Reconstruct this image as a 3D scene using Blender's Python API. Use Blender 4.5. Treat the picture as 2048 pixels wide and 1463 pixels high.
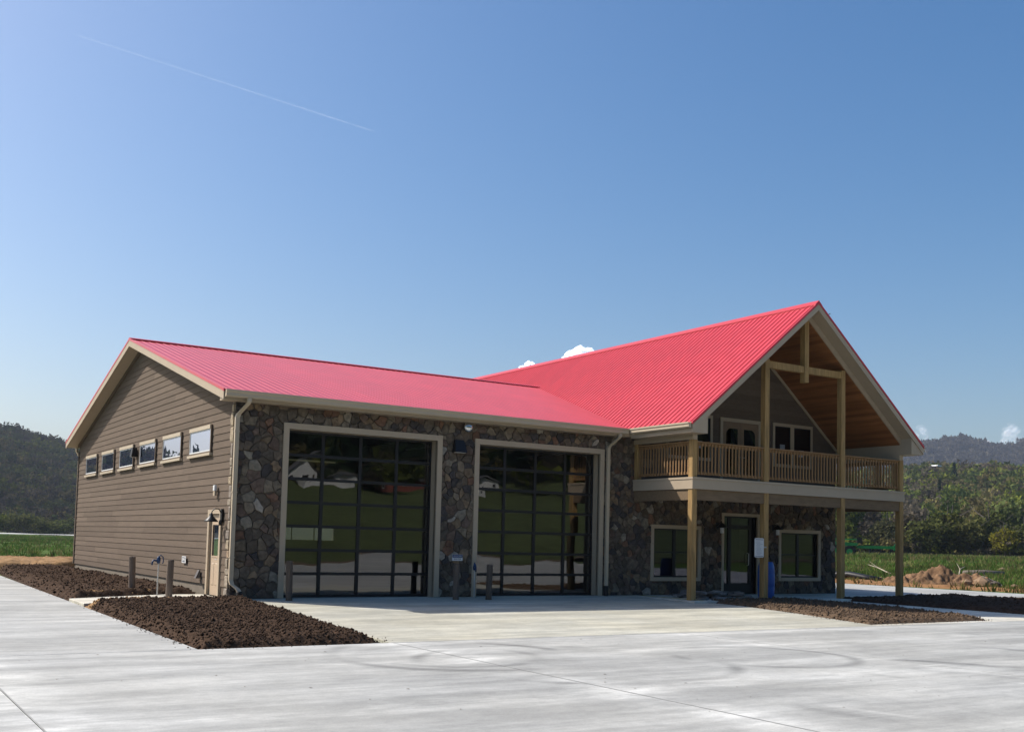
import bpy, math, random
import numpy as np
from mathutils import Matrix, Vector
R = math.radians
random.seed(7); rng = np.random.default_rng(11)
scene = bpy.context.scene
for o in list(bpy.data.objects): bpy.data.objects.remove(o)
COL = scene.collection

# ------------------------------------------------------------------ camera
CX, CY, CZ = -8.397, -25.696, 1.588
yaw, pitch, roll = -0.57068, 0.06732, 0.02455
fw = Vector((-math.sin(yaw), math.cos(yaw), 0)); rt = Vector((math.cos(yaw), math.sin(yaw), 0)); up = Vector((0, 0, 1))
fw2 = math.cos(pitch)*fw + math.sin(pitch)*up; up2 = -math.sin(pitch)*fw + math.cos(pitch)*up
rt3 = math.cos(roll)*rt + math.sin(roll)*up2; up3 = -math.sin(roll)*rt + math.cos(roll)*up2
cd = bpy.data.cameras.new('camera'); cam = bpy.data.objects.new('camera', cd); COL.objects.link(cam)
cd.sensor_width = 36; cd.sensor_fit = 'HORIZONTAL'; cd.lens = 36*2123.13/2048
cd.shift_x = (1024-1020.08)/2048; cd.shift_y = (937.4-731.5)/2048
cd.clip_start = 0.1; cd.clip_end = 60000
m = Matrix((rt3, up3, -fw2)).transposed().to_4x4(); m.translation = (CX, CY, CZ); cam.matrix_world = m
scene.camera = cam

# ------------------------------------------------------------------ sky, sun, exposure
SUN = Vector((-.88, 1.0, 1.29)).normalized()
el = math.asin(SUN.z); az = math.atan2(SUN.x, SUN.y)
world = bpy.data.worlds.new('World'); scene.world = world; world.use_nodes = True
wn = world.node_tree.nodes; wl = world.node_tree.links; wn.clear()
wo = wn.new('ShaderNodeOutputWorld'); wb = wn.new('ShaderNodeBackground'); ws = wn.new('ShaderNodeTexSky')
ws.sky_type = 'NISHITA'; ws.sun_disc = False; ws.sun_elevation = el; ws.sun_rotation = az
ws.altitude = 0; ws.air_density = 1.0; ws.dust_density = 2.5; ws.ozone_density = 1.4
wb.inputs['Strength'].default_value = 0.138
wh = wn.new('ShaderNodeHueSaturation'); wh.inputs['Saturation'].default_value = 1.43
wl.new(ws.outputs['Color'], wh.inputs['Color']); wl.new(wh.outputs['Color'], wb.inputs['Color']); wl.new(wb.outputs['Background'], wo.inputs['Surface'])
sl = bpy.data.lights.new('sun', 'SUN'); so = bpy.data.objects.new('sun', sl); COL.objects.link(so)
sl.energy = 5.0; sl.angle = R(0.53); sl.color = (1.0, 0.955, 0.89)
so.rotation_euler = (-SUN).to_track_quat('-Z', 'Y').to_euler(); so.location = (-20, 40, 60)
vs = scene.view_settings; vs.view_transform = 'Standard'; vs.look = 'None'; vs.exposure = 0.1; vs.gamma = 1.0; vs.use_curve_mapping = False
cy = scene.cycles
cy.max_bounces = 8; cy.diffuse_bounces = 1; cy.transparent_max_bounces = 16; cy.volume_bounces = 0; cy.use_denoising = True
cy.caustics_reflective = False; cy.caustics_refractive = False; cy.sample_clamp_indirect = 6

# ------------------------------------------------------------------ helpers
def N(nt, t, **kw):
    n = nt.nodes.new(t)
    for k, v in kw.items(): setattr(n, k, v)
    return n
def newmat(name):
    mt = bpy.data.materials.new(name); mt.use_nodes = True
    return mt, mt.node_tree, mt.node_tree.nodes['Principled BSDF']
def M(name, col, rough=.7, var=.12, scale=3.0, stretch=(1, 1, 1), bump=0.0, bscale=40, spec=.35, metal=0, orand=0.0, tint=False, world=False, det=6):
    mt, nt, b = newmat(name); L = nt.links.new
    tc = N(nt, 'ShaderNodeTexCoord'); mp = N(nt, 'ShaderNodeMapping'); mp.inputs['Scale'].default_value = stretch
    if world:
        g = N(nt, 'ShaderNodeNewGeometry'); L(g.outputs['Position'], mp.inputs['Vector'])
    else: L(tc.outputs['Object'], mp.inputs['Vector'])
    nz = N(nt, 'ShaderNodeTexNoise'); nz.inputs['Scale'].default_value = scale; nz.inputs['Detail'].default_value = det; nz.inputs['Roughness'].default_value = .62
    L(mp.outputs['Vector'], nz.inputs['Vector'])
    mr = N(nt, 'ShaderNodeMapRange'); mr.inputs['From Min'].default_value = .25; mr.inputs['From Max'].default_value = .75
    mr.inputs['To Min'].default_value = 1-var; mr.inputs['To Max'].default_value = 1+var
    L(nz.outputs['Fac'], mr.inputs['Value']); val = mr.outputs['Result']
    if orand:
        oi = N(nt, 'ShaderNodeObjectInfo'); m2 = N(nt, 'ShaderNodeMapRange'); m2.inputs['To Min'].default_value = 1-orand; m2.inputs['To Max'].default_value = 1+orand
        L(oi.outputs['Random'], m2.inputs['Value']); mu = N(nt, 'ShaderNodeMath', operation='MULTIPLY'); L(val, mu.inputs[0]); L(m2.outputs['Result'], mu.inputs[1]); val = mu.outputs[0]
    vm = N(nt, 'ShaderNodeVectorMath', operation='SCALE'); L(val, vm.inputs['Scale'])
    if tint:
        at = N(nt, 'ShaderNodeAttribute'); at.attribute_name = 'tint'; L(at.outputs['Color'], vm.inputs[0])
    else: vm.inputs[0].default_value = col
    L(vm.outputs[0], b.inputs['Base Color'])
    b.inputs['Roughness'].default_value = rough; b.inputs['Specular IOR Level'].default_value = spec; b.inputs['Metallic'].default_value = metal
    if bump:
        n2 = N(nt, 'ShaderNodeTexNoise'); n2.inputs['Scale'].default_value = bscale; n2.inputs['Detail'].default_value = 5
        L(mp.outputs['Vector'], n2.inputs['Vector']); bp = N(nt, 'ShaderNodeBump'); bp.inputs['Strength'].default_value = bump; bp.inputs['Distance'].default_value = .02
        L(n2.outputs['Fac'], bp.inputs['Height']); L(bp.outputs['Normal'], b.inputs['Normal'])
    return mt

class MB:
    def __init__(s): s.v = []; s.f = []
    def add(s, v, f):
        k = len(s.v); s.v += [tuple(p) for p in v]; s.f += [tuple(i+k for i in q) for q in f]; return s
    def box(s, x0, x1, y0, y1, z0, z1):
        return s.add([(x0,y0,z0),(x1,y0,z0),(x1,y1,z0),(x0,y1,z0),(x0,y0,z1),(x1,y0,z1),(x1,y1,z1),(x0,y1,z1)],
                     [(0,3,2,1),(4,5,6,7),(0,1,5,4),(1,2,6,5),(2,3,7,6),(3,0,4,7)])
    def bbox(s, x0, x1, y0, y1, z0, z1, c=.01):
        """box with chamfered vertical and top edges"""
        c = min(c, (x1-x0)*.45, (y1-y0)*.45)
        pl = [(x0+c,y0),(x1-c,y0),(x1,y0+c),(x1,y1-c),(x1-c,y1),(x0+c,y1),(x0,y1-c),(x0,y0+c)]
        cxm, cym = (x0+x1)/2, (y0+y1)/2
        v = [(x,y,z0) for x,y in pl]+[(x,y,z1-c) for x,y in pl]+[(cxm+(x-cxm)*(1-2*c/(x1-x0)),cym+(y-cym)*(1-2*c/(y1-y0)),z1) for x,y in pl]
        f = [tuple(range(7,-1,-1)), tuple(range(16,24))]
        for k in (0,8):
            for i in range(8): j=(i+1)%8; f.append((k+i,k+j,k+8+j,k+8+i))
        return s.add(v, f)
    def prism(s, prof, axis, a, b):
        """prof: 2D polygon; axis 'x': (y,z), 'y': (x,z), 'z': (x,y)"""
        def P(p, t): return {'x': (t,p[0],p[1]), 'y': (p[0],t,p[1]), 'z': (p[0],p[1],t)}[axis]
        n = len(prof); v = [P(p,a) for p in prof]+[P(p,b) for p in prof]
        f = [tuple(range(n)), tuple(range(2*n-1,n-1,-1))]+[(i,n+i,n+(i+1)%n,(i+1)%n) for i in range(n)]
        return s.add(v, f)
    def tube(s, pts, rad, n=10, caps=True):
        pts = [Vector(p) for p in pts]; rr = rad if isinstance(rad,(list,tuple)) else [rad]*len(pts)
        v = []; f = []; ref = None
        for i, p in enumerate(pts):
            d = (pts[min(i+1,len(pts)-1)]-pts[max(i-1,0)]).normalized()
            if ref is None: ref = Vector((1,0,0)) if abs(d.x) < .9 else Vector((0,1,0))
            a = (ref - d*ref.dot(d)).normalized(); ref = a; b2 = d.cross(a)
            v += [p+a*rr[i]*math.cos(2*math.pi*k/n)+b2*rr[i]*math.sin(2*math.pi*k/n) for k in range(n)]
        for i in range(len(pts)-1):
            for k in range(n): f.append((i*n+k,i*n+(k+1)%n,(i+1)*n+(k+1)%n,(i+1)*n+k))
        if caps: f += [tuple(range(n-1,-1,-1)), tuple(range((len(pts)-1)*n,len(pts)*n))]
        return s.add(v, f)
    def bar(s, p, q, w, h):
        p, q = Vector(p), Vector(q); d = (q-p).normalized(); a = Vector((0,0,1)).cross(d)
        if a.length < .01: a = Vector((1,0,0))
        a.normalize(); b = d.cross(a)
        v = [c+a*sx*w/2+b*sz*h/2 for c in (p,q) for sx,sz in ((-1,-1),(1,-1),(1,1),(-1,1))]
        return s.add(v, [(3,2,1,0),(4,5,6,7),(0,1,5,4),(1,2,6,5),(2,3,7,6),(3,0,4,7)])
    def lathe(s, prof, n=20, c=(0,0)):
        v = [(c[0]+r*math.cos(2*math.pi*k/n), c[1]+r*math.sin(2*math.pi*k/n), z) for r,z in prof for k in range(n)]
        f = [(i*n+k,i*n+(k+1)%n,(i+1)*n+(k+1)%n,(i+1)*n+k) for i in range(len(prof)-1) for k in range(n)]
        f += [tuple(range(n-1,-1,-1)), tuple(range((len(prof)-1)*n,len(prof)*n))]
        return s.add(v, f)
    def mesh(s, name, mat=None, smooth=False, fix=True):
        me = bpy.data.meshes.new(name); me.from_pydata(s.v, [], s.f); me.update()
        if fix:
            import bmesh
            bm = bmesh.new(); bm.from_mesh(me); bmesh.ops.recalc_face_normals(bm, faces=bm.faces); bm.to_mesh(me); bm.free()
        if mat: me.materials.append(mat)
        if smooth: me.polygons.foreach_set('use_smooth', [True]*len(me.polygons))
        return me
    def build(s, name, mat, parent=None, smooth=False, fix=True):
        return link(name, s.mesh(name, mat, smooth, fix), parent)
def link(name, data, parent=None, loc=None):
    o = bpy.data.objects.new(name, data); COL.objects.link(o)
    if parent is not None: o.parent = parent
    if loc is not None: o.location = loc
    return o
def tag(o, label=None, cat=None, group=None, kind=None):
    if label: o['label'] = label
    if cat: o['category'] = cat
    if group: o['group'] = group
    if kind: o['kind'] = kind
    return o
def thing(name, loc, label, cat, group=None, rz=0):
    o = bpy.data.objects.new(name, None); COL.objects.link(o); o.location = loc; o.rotation_euler = (0,0,rz); o.empty_display_size = .2
    return tag(o, label, cat, group)
def npmesh(name, v, f, mat, tint=None, smooth=False):
    """v (n,3); f (m,k) all faces of k corners; tint (n,3) per vertex colour"""
    me = bpy.data.meshes.new(name); v = np.ascontiguousarray(v, np.float32); f = np.ascontiguousarray(f, np.int32); k = f.shape[1]
    me.vertices.add(len(v)); me.vertices.foreach_set('co', v.ravel())
    me.loops.add(f.size); me.loops.foreach_set('vertex_index', f.ravel())
    me.polygons.add(len(f)); me.polygons.foreach_set('loop_start', np.arange(0, f.size, k, dtype=np.int32))
    if smooth: me.polygons.foreach_set('use_smooth', np.ones(len(f), bool))
    me.update(calc_edges=True); me.validate()
    if tint is not None:
        a = me.color_attributes.new('tint', 'FLOAT_COLOR', 'POINT'); c = np.ones((len(v),4), np.float32); c[:,:3] = tint; a.data.foreach_set('color', c.ravel())
    me.materials.append(mat); return me
def hsh(ix, iy, s):
    h = np.sin(ix*127.1+iy*311.7+s*74.7)*43758.5453; return h-np.floor(h)
def vnoise(x, y, s=0):
    ix, iy = np.floor(x), np.floor(y); fx, fy = x-ix, y-iy; fx = fx*fx*(3-2*fx); fy = fy*fy*(3-2*fy)
    return (hsh(ix,iy,s)*(1-fx)+hsh(ix+1,iy,s)*fx)*(1-fy)+(hsh(ix,iy+1,s)*(1-fx)+hsh(ix+1,iy+1,s)*fx)*fy
def fbm(x, y, o=4, s=0):
    t = 0; a = .5
    for i in range(o): t = t+a*vnoise(x*2**i, y*2**i, s+i*3.1); a *= .5
    return t
def sst(a, b, x):
    t = np.clip((x-a)/(b-a), 0, 1); return t*t*(3-2*t)

# ------------------------------------------------------------------ materials
m_tan = M('tan_trim', (.46,.365,.255), .55, .05, 2)
m_gut = M('tan_gutter', (.52,.425,.30), .4, .04, 2, spec=.4)
m_side = M('brown_siding', (.155,.118,.088), .85, .10, 5, (1,.25,2.2), bump=.25, bscale=30, orand=.10, spec=.1)
m_found = M('grey_foundation', (.20,.165,.125), .9, .14, 2.5, bump=.2)
m_mortar = M('dark_mortar', (.125,.104,.082), .95, .2, 6, bump=.3)
m_stone = M('field_stone', (.2,.18,.16), .85, .5, 9, tint=True, bump=.9, bscale=16, spec=.15)
m_red = M('red_metal_roof', (.60,.050,.061), .34, .10, .9, (1,1,1), spec=.5, orand=.035, bump=.06, bscale=1.3)
m_wood = M('treated_lumber', (.37,.23,.088), .75, .42, 2.2, (6,6,.6), bump=.2, bscale=12)
m_rail = M('treated_rail', (.31,.175,.075), .75, .2, 4, (1,1,1), bump=.15, orand=.07)
m_pine = M('pine_ceiling', (.30,.125,.045), .5, .25, 3, (4,.35,4), spec=.4, orand=.24)
m_black = M('black_metal', (.012,.012,.013), .45, .1, 3)
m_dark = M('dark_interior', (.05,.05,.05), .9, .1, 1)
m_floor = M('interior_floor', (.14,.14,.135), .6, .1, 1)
m_door = M('beige_door', (.50,.38,.265), .45, .03, 2)
m_white = M('white_plastic', (.72,.72,.70), .5, .03, 3)
m_bollard = M('weathered_post', (.14,.105,.08), .85, .3, 6, (3,3,.4), bump=.5, bscale=20, orand=.25)
m_blue = M('blue_plastic', (.012,.085,.34), .35, .05, 2)
m_hydb = M('navy_enamel', (.015,.045,.12), .35, .05, 2)
m_galv = M('galvanised', (.45,.45,.44), .4, .1, 5, metal=.7)
m_yellow = M('yellow_paint', (.42,.33,.03), .8, .3, 8)
m_green = M('green_enamel', (.02,.21,.055), .35, .1, 3)
m_ink = M('print_ink', (.02,.03,.07), .7, .05, 3)
m_blueprint = M('blue_print', (.02,.05,.16), .6, .05, 3)
m_soil = M('dark_soil', (.062,.038,.024), 1.0, .55, 9, bump=1, bscale=34, spec=.1, world=True)
m_soil2 = M('grey_brown_soil', (.125,.085,.055), 1.0, .4, 9, bump=.9, bscale=30, spec=.1, world=True)
m_clay = M('orange_clay', (.25,.135,.062), 1.0, .35, 2.2, bump=.8, bscale=12, spec=.1, world=True)
m_straw = M('straw', (.30,.175,.075), .95, .35, 9, bump=.4, world=True)
m_flag = M('flagstone', (.19,.175,.16), .8, .25, 5, bump=.3, orand=.35)
m_asph = M('asphalt_road', (.085,.085,.085), .9, .12, 3, world=True)
m_roadw = M('pale_road', (.55,.54,.51), .9, .06, .3, world=True)
m_cloud = M('cloud_white', (.95,.95,.95), 1, .0, 1, spec=0)

def glass(name, ior=1.55, tint=(.55,.6,.6), bump=.0, bs=.8, rough=0.0, gcol=(1,1,1)):
    mt, nt, b = newmat(name); nt.nodes.remove(b); L = nt.links.new
    out = nt.nodes['Material Output']
    tr = N(nt,'ShaderNodeBsdfTransparent'); tr.inputs['Color'].default_value = (*tint,1)
    gl = N(nt,'ShaderNodeBsdfGlossy'); gl.inputs['Roughness'].default_value = rough; gl.inputs['Color'].default_value = (*gcol,1)
    fr = N(nt,'ShaderNodeFresnel'); fr.inputs['IOR'].default_value = ior; mx = N(nt,'ShaderNodeMixShader')
    # two panes: R2 = 2R/(1+R)
    a = N(nt,'ShaderNodeMath',operation='MULTIPLY'); a.inputs[1].default_value = 2; L(fr.outputs[0],a.inputs[0])
    c = N(nt,'ShaderNodeMath',operation='ADD'); c.inputs[1].default_value = 1; L(fr.outputs[0],c.inputs[0])
    d = N(nt,'ShaderNodeMath',operation='DIVIDE'); L(a.outputs[0],d.inputs[0]); L(c.outputs[0],d.inputs[1])
    L(d.outputs[0],mx.inputs[0]); L(tr.outputs[0],mx.inputs[1]); L(gl.outputs[0],mx.inputs[2]); L(mx.outputs[0],out.inputs['Surface'])
    if bump:
        g = N(nt,'ShaderNodeNewGeometry'); nz = N(nt,'ShaderNodeTexNoise'); nz.inputs['Scale'].default_value = bs; nz.inputs['Detail'].default_value = 1
        L(g.outputs['Position'],nz.inputs['Vector']); bp = N(nt,'ShaderNodeBump'); bp.inputs['Strength'].default_value = bump; bp.inputs['Distance'].default_value = .01
        L(nz.outputs['Fac'],bp.inputs['Height']); L(bp.outputs['Normal'],gl.inputs['Normal'])
    return mt
m_glass = glass('door_glass', 1.62, (.55,.58,.57), .28, 1.1)
m_clear = glass('clear_glass', 1.5, (.92,.95,.93))
m_glass2 = glass('window_glass', 1.6, (.35,.38,.38), .12, 1.2, 0, (.56,.59,.72))

def concrete(name, base, warm=0.0, marks=False):
    mt, nt, b = newmat(name); L = nt.links.new
    g = N(nt,'ShaderNodeNewGeometry')
    def noise(sx, sy, sc, det=4, ro=.6, off=(0,0,0)):
        mp = N(nt,'ShaderNodeMapping'); mp.inputs['Scale'].default_value = (sx,sy,1); mp.inputs['Location'].default_value = off; L(g.outputs['Position'],mp.inputs['Vector'])
        n = N(nt,'ShaderNodeTexNoise'); n.inputs['Scale'].default_value = sc; n.inputs['Detail'].default_value = det; n.inputs['Roughness'].default_value = ro; L(mp.outputs[0],n.inputs['Vector']); return n.outputs['Fac']
    def rng_(v, a, bb, lo, hi):
        r = N(nt,'ShaderNodeMapRange'); r.interpolation_type='SMOOTHSTEP'; L(v,r.inputs['Value'])
        for k,x in zip(('From Min','From Max','To Min','To Max'),(a,bb,lo,hi)): r.inputs[k].default_value = x
        return r.outputs['Result']
    def mul(a, c):
        q = N(nt,'ShaderNodeMath',operation='MULTIPLY'); L(a,q.inputs[0])
        if isinstance(c,float): q.inputs[1].default_value = c
        else: L(c,q.inputs[1])
        return q.outputs[0]
    v = rng_(noise(.13,1.0,1.25,7,.72), .38,.64,.84,1.17)
    v = mul(v, rng_(noise(.45,1.0,2.2,7,.75,(4,9,0)), .3,.72,.89,1.09))
    v = mul(v, rng_(noise(1,1,.22,3,.6,(20,3,0)), .3,.7,.88,1.08))
    v = mul(v, rng_(noise(1,1,1.4,5,.7,(1,7,0)), .3,.7,.94,1.05))
    v = mul(v, rng_(noise(1,1,38,4,.75), .25,.75,.90,1.08)); v = mul(v, rng_(noise(1,1,7,4,.75,(5,2,0)), .25,.75,.93,1.06))
    if marks:
        sep = N(nt,'ShaderNodeSeparateXYZ'); L(g.outputs['Position'],sep.inputs[0])
        wob = noise(1,1,.7,3,.6,(3,3,0)); streak = noise(.5,1.2,3.0,4)
        def band(axis, at, w, gain):     # bleached band along a joint
            s = N(nt,'ShaderNodeMath',operation='SUBTRACT'); L(sep.outputs[axis],s.inputs[0]); s.inputs[1].default_value = at
            ws_ = N(nt,'ShaderNodeMath',operation='MULTIPLY_ADD'); L(wob,ws_.inputs[0]); ws_.inputs[1].default_value = .5; ws_.inputs[2].default_value = -.25
            s2 = N(nt,'ShaderNodeMath',operation='ADD'); L(s.outputs[0],s2.inputs[0]); L(ws_.outputs[0],s2.inputs[1])
            ab = N(nt,'ShaderNodeMath',operation='ABSOLUTE'); L(s2.outputs[0],ab.inputs[0])
            k = rng_(ab.outputs[0], 0, w, gain, 0.0); kk = mul(k, rng_(streak,.3,.65,.1,1.0))
            a1 = N(nt,'ShaderNodeMath',operation='ADD'); L(kk,a1.inputs[0]); a1.inputs[1].default_value = 1.0; return a1.outputs[0]
        for bnd in (('X',-.23,.9,.46),('X',-6.68,.8,.38),('Y',-9.85,.35,.2),('Y',-11.9,.4,.2),('Y',-15.5,.5,.25),('X',6.2,.6,.2)): v = mul(v, band(*bnd))
        for (ax, ay, rr, w, k, y0) in ((-.15,-11.4,1.95,.26,.34,0),(-.35,-11.5,1.4,.2,.24,0),(1.05,-12.9,2.35,.2,.28,0),(4.5,-13.3,1.5,.2,.28,0),(3.4,-17.5,2.1,.16,-.2,0),(3.5,-17.6,2.6,.3,.2,0),(5.7,-15.8,1.35,.24,.26,0),(8.3,-14.4,1.8,.3,.24,0)):
            vd = N(nt,'ShaderNodeVectorMath',operation='DISTANCE'); L(g.outputs['Position'],vd.inputs[0]); vd.inputs[1].default_value = (ax,ay,0)
            s = N(nt,'ShaderNodeMath',operation='SUBTRACT'); L(vd.outputs['Value'],s.inputs[0]); s.inputs[1].default_value = rr
            ab = N(nt,'ShaderNodeMath',operation='ABSOLUTE'); L(s.outputs[0],ab.inputs[0])
            kk = mul(rng_(ab.outputs[0],0,w,-k*1.25,0.0), rng_(noise(1,1,.34,2,.5,(ax*3.1,ay*1.7,0)),.47,.60,0.0,1.0))
            a1 = N(nt,'ShaderNodeMath',operation='ADD'); L(kk,a1.inputs[0]); a1.inputs[1].default_value = 1.0; v = mul(v, a1.outputs[0])
    mixn = noise(1,1,.35,3,.6,(8,1,0))
    ramp = N(nt,'ShaderNodeMix',data_type='RGBA'); L(rng_(mixn,.3,.7,0.0,1.0),ramp.inputs[0])
    c = Vector(base)
    ramp.inputs[6].default_value = (*(c*.98),1); ramp.inputs[7].default_value = (c.x*(1+warm*.5),c.y,c.z*(1-warm),1)
    vm = N(nt,'ShaderNodeVectorMath',operation='SCALE'); L(ramp.outputs[2],vm.inputs[0]); L(v,vm.inputs['Scale']); L(vm.outputs[0],b.inputs['Base Color'])
    b.inputs['Roughness'].default_value = .75; b.inputs['Specular IOR Level'].default_value = .3
    bp = N(nt,'ShaderNodeBump'); bp.inputs['Strength'].default_value = .15; bp.inputs['Distance'].default_value = .01; L(noise(1,1,30,4),bp.inputs['Height']); L(bp.outputs[0],b.inputs['Normal'])
    return mt
m_conc = concrete('concrete', (.425,.422,.392), .02, True)
m_apron = concrete('warm_concrete', (.50,.485,.405), .06)
m_walk = concrete('walk_concrete', (.60,.575,.50), .08)

def leafmat(name, trans=.35):
    mt, nt, b = newmat(name); L = nt.links.new; out = nt.nodes['Material Output']; nt.nodes.remove(b)
    at = N(nt,'ShaderNodeAttribute'); at.attribute_name = 'tint'
    d = N(nt,'ShaderNodeBsdfDiffuse'); t = N(nt,'ShaderNodeBsdfTranslucent'); mx = N(nt,'ShaderNodeMixShader'); mx.inputs[0].default_value = trans
    L(at.outputs['Color'],d.inputs['Color']); L(at.outputs['Color'],t.inputs['Color']); L(d.outputs[0],mx.inputs[1]); L(t.outputs[0],mx.inputs[2]); L(mx.outputs[0],out.inputs['Surface'])
    return mt
m_leaf = leafmat('foliage'); m_grass = leafmat('grass_blades', .3)
m_bark = M('bark', (.10,.085,.07), .95, .3, 4, bump=.4)

# the concrete falls gently away from the front of the building
ZLOT = -.18
def zs(y): return np.clip(.01915*np.minimum(y,0), ZLOT, 0)
def onslope(x, y):
    z = 0.0
    for _ in range(30):
        k = (CZ-z)/CZ; yy = CY+(y-CY)*k; z = float(zs(yy))
    return CX+(x-CX)*k, yy, z
# ------------------------------------------------------------------ terrain
def ground_h(x, y):
    dx, dy = x-CX, y-CY; r = np.hypot(dx, dy)+1e-6; a = np.degrees(np.arctan2(dx, dy))
    # left hill
    crest = np.interp(a, [-90,-60,-30,-16,-11,0,7.5,10,16,25,40], [1.2,1.6,2.4,2.7,3.2,4.0,4.45,3.75,3.3,3.0,2.0])
    hl = np.tan(np.radians(crest))*1000*sst(430, 1000, r)*(1-.35*sst(1050,1700,r))*sst(-120,-80,a)*(1-sst(30,50,a))
    # right hill, then a farther ridge
    c1 = np.interp(a, [30,45,54,58.6,64,75,100], [1.5,2.6,3.55,3.35,3.3,3.1,2.0])
    hr = np.tan(np.radians(c1))*850*sst(235, 900, r)**.85*(1-.3*sst(950,1400,r))
    c2 = np.interp(a, [30,45,52,54.1,55.7,57.1,57.9,59,62,75,100], [2.5,4.0,4.7,5.05,5.25,4.9,4.8,5.1,5.2,4.2,2.5])
    hf = np.tan(np.radians(c2))*2400*sst(1350, 2400, r)*(1-.5*sst(2500,3600,r))
    wR = sst(28,42,a)*(1-sst(95,125,a))
    field = .85*sst(48,115,r)*sst(36,44,a)*(1-sst(95,125,a))
    # rise across the road, behind the camera
    yy = -y
    hb = .15*np.clip(yy-58,0,90)+.40*np.clip(yy-148,0,260)
    hb = hb*sst(-300,-180,-np.abs(x-40))
    n = (fbm(x/60,y/60,4,2)-.5)*sst(240,600,r)*16 + (fbm(x/9,y/9,3,5)-.5)*.3*sst(44,80,r)
    return -.07 + zs(y)*(1-sst(60,120,np.abs(x))) + np.maximum(np.maximum(hl, np.maximum(hr,hf)*wR+field), hb) + n
rad = np.concatenate([np.linspace(0,40,14)[1:], np.geomspace(42,5200,130)]); azs = np.concatenate([np.arange(-5,70,.4), np.arange(70,355,2.0)])
AA, RR = np.meshgrid(np.radians(azs), rad); gx = CX+RR*np.sin(AA); gy = CY+RR*np.cos(AA); gz = ground_h(gx, gy)
nr, na = gx.shape; gv = np.stack([gx,gy,gz],-1).reshape(-1,3); gv = np.vstack([gv,[[CX,CY,-.07]]])
idx = np.arange(nr*na).reshape(nr,na); q = np.stack([idx[:-1],idx[1:],np.roll(idx[1:],-1,1),np.roll(idx[:-1],-1,1)],-1).reshape(-1,4)
fan = np.stack([np.full(na,nr*na), idx[0], np.roll(idx[0],-1), np.roll(idx[0],-1)],-1)
rr_ = np.hypot(gv[:,0]-CX, gv[:,1]-CY)
grass_c = np.array([.080,.125,.028]); forest_c = np.array([.055,.055,.032]); mead_c = np.array([.085,.105,.042])
wf = np.clip(sst(225,260,rr_)*((gv[:,1]>-40))+sst(128,138,-gv[:,1]),0,1)[:,None]
aa_ = np.degrees(np.arctan2(gv[:,0]-CX, gv[:,1]-CY)); left_ = ((aa_<30)&(gv[:,1]>0)); wf[left_,0] = sst(330,400,rr_[left_])
gt = np.where((gv[:,1]<-48)[:,None],mead_c,grass_c)*(1-wf)+forest_c*wf
me = bpy.data.meshes.new('ground')
tri = fan[:,:3]; allf = [tuple(t) for t in q.tolist()]+[tuple(t) for t in tri.tolist()]
me.from_pydata(gv.tolist(), [], allf); me.update()
at = me.color_attributes.new('tint','FLOAT_COLOR','POINT'); c4 = np.ones((len(gv),4),np.float32); c4[:,:3] = gt; at.data.foreach_set('color', c4.ravel())
me.polygons.foreach_set('use_smooth', np.ones(len(me.polygons),bool))
m_ground = M('meadow_ground', (.06,.1,.02), 1, .45, .35, bump=.5, bscale=3, tint=True, spec=.05, world=True, det=8)
me.materials.append(m_ground)
tag(link('ground', me), 'green meadow running out to wooded hills', None, None, 'structure')

# ------------------------------------------------------------------ concrete, walks, beds
lot = bpy.data.objects.new('concrete_lot', None); COL.objects.link(lot); tag(lot, 'pale grey concrete lot with joints and tyre marks', None, None, 'structure')
G = .010
def slab(poly, mat, parent, name='slab', top=0.0, th=.16, level=False):
    P3 = [(*p,0.0) if level else onslope(*p) for p in poly]; poly = [q[:2] for q in P3]
    c = Vector((sum(p[0] for p in poly)/len(poly), sum(p[1] for p in poly)/len(poly)))
    pr = []
    for p in poly:
        d = Vector(p)-c; pr.append(tuple(c+d*(1-G*1.2/max(d.length,.1))))
    b = 0.008; n = len(pr); zt = [q[2]+top for q in P3]; v = [(x,y,z_-th) for (x,y),z_ in zip(pr,zt)]+[(x,y,z_-b) for (x,y),z_ in zip(pr,zt)]
    v += [tuple((c+(Vector(p)-c)*(1-b*1.2/max((Vector(p)-c).length,.1))))+(z_,) for p,z_ in zip(pr,zt)]
    f = [tuple(range(2*n,3*n))]+[(k+i,k+(i+1)%n,k+n+(i+1)%n,k+n+i) for k in (0,n) for i in range(n)]
    return MB().add(v,f).build(name, mat, parent)
def rect(x0,x1,y0,y1): return [(x0,y0),(x1,y0),(x1,y1),(x0,y1)]
xs = [-30,-24,-18.4,-12.6,-6.85,-1.05,4.75,10.5,16.3,22,27.7,33.5,40]; ys = [-47,-38.2,-29.4,-20.3,-11.05]
for i in range(len(xs)-1):
    for j in range(len(ys)-1): slab(rect(xs[i],xs[i+1],ys[j],ys[j+1]), m_conc, lot)
ly = [-11.05,-5.5,0,6.1,11.8,17.5,23.0]
for j in range(len(ly)-1):
    for (a,b_) in ((-12.6,-6.85),(-6.85,-3.62)):
        slab([(a,ly[j]),(b_ if b_ < -5 else -4.02+.0265*(ly[j]+11.05)+.02,ly[j]),(b_ if b_ < -5 else -4.02+.0265*(ly[j+1]+11.05)+.02,ly[j+1]),(a,ly[j+1])], m_conc, lot)
for j in range(1): pass
for a,b_ in zip([-12.6,-6.85,-1.05,4.75,10.5,16.3,22,27.7][:-1],[-6.85,-1.05,4.75,10.5,16.3,22,31.3]): slab(rect(a,b_,26.2,31.0), m_conc, lot)
ry = [-11.05,-6.3,-2.1,0,4.6,9.3,15,20.7,26.2]
for j in range(len(ry)-1): slab(rect(25.45,31.3,ry[j],ry[j+1]), m_conc, lot)
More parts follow.
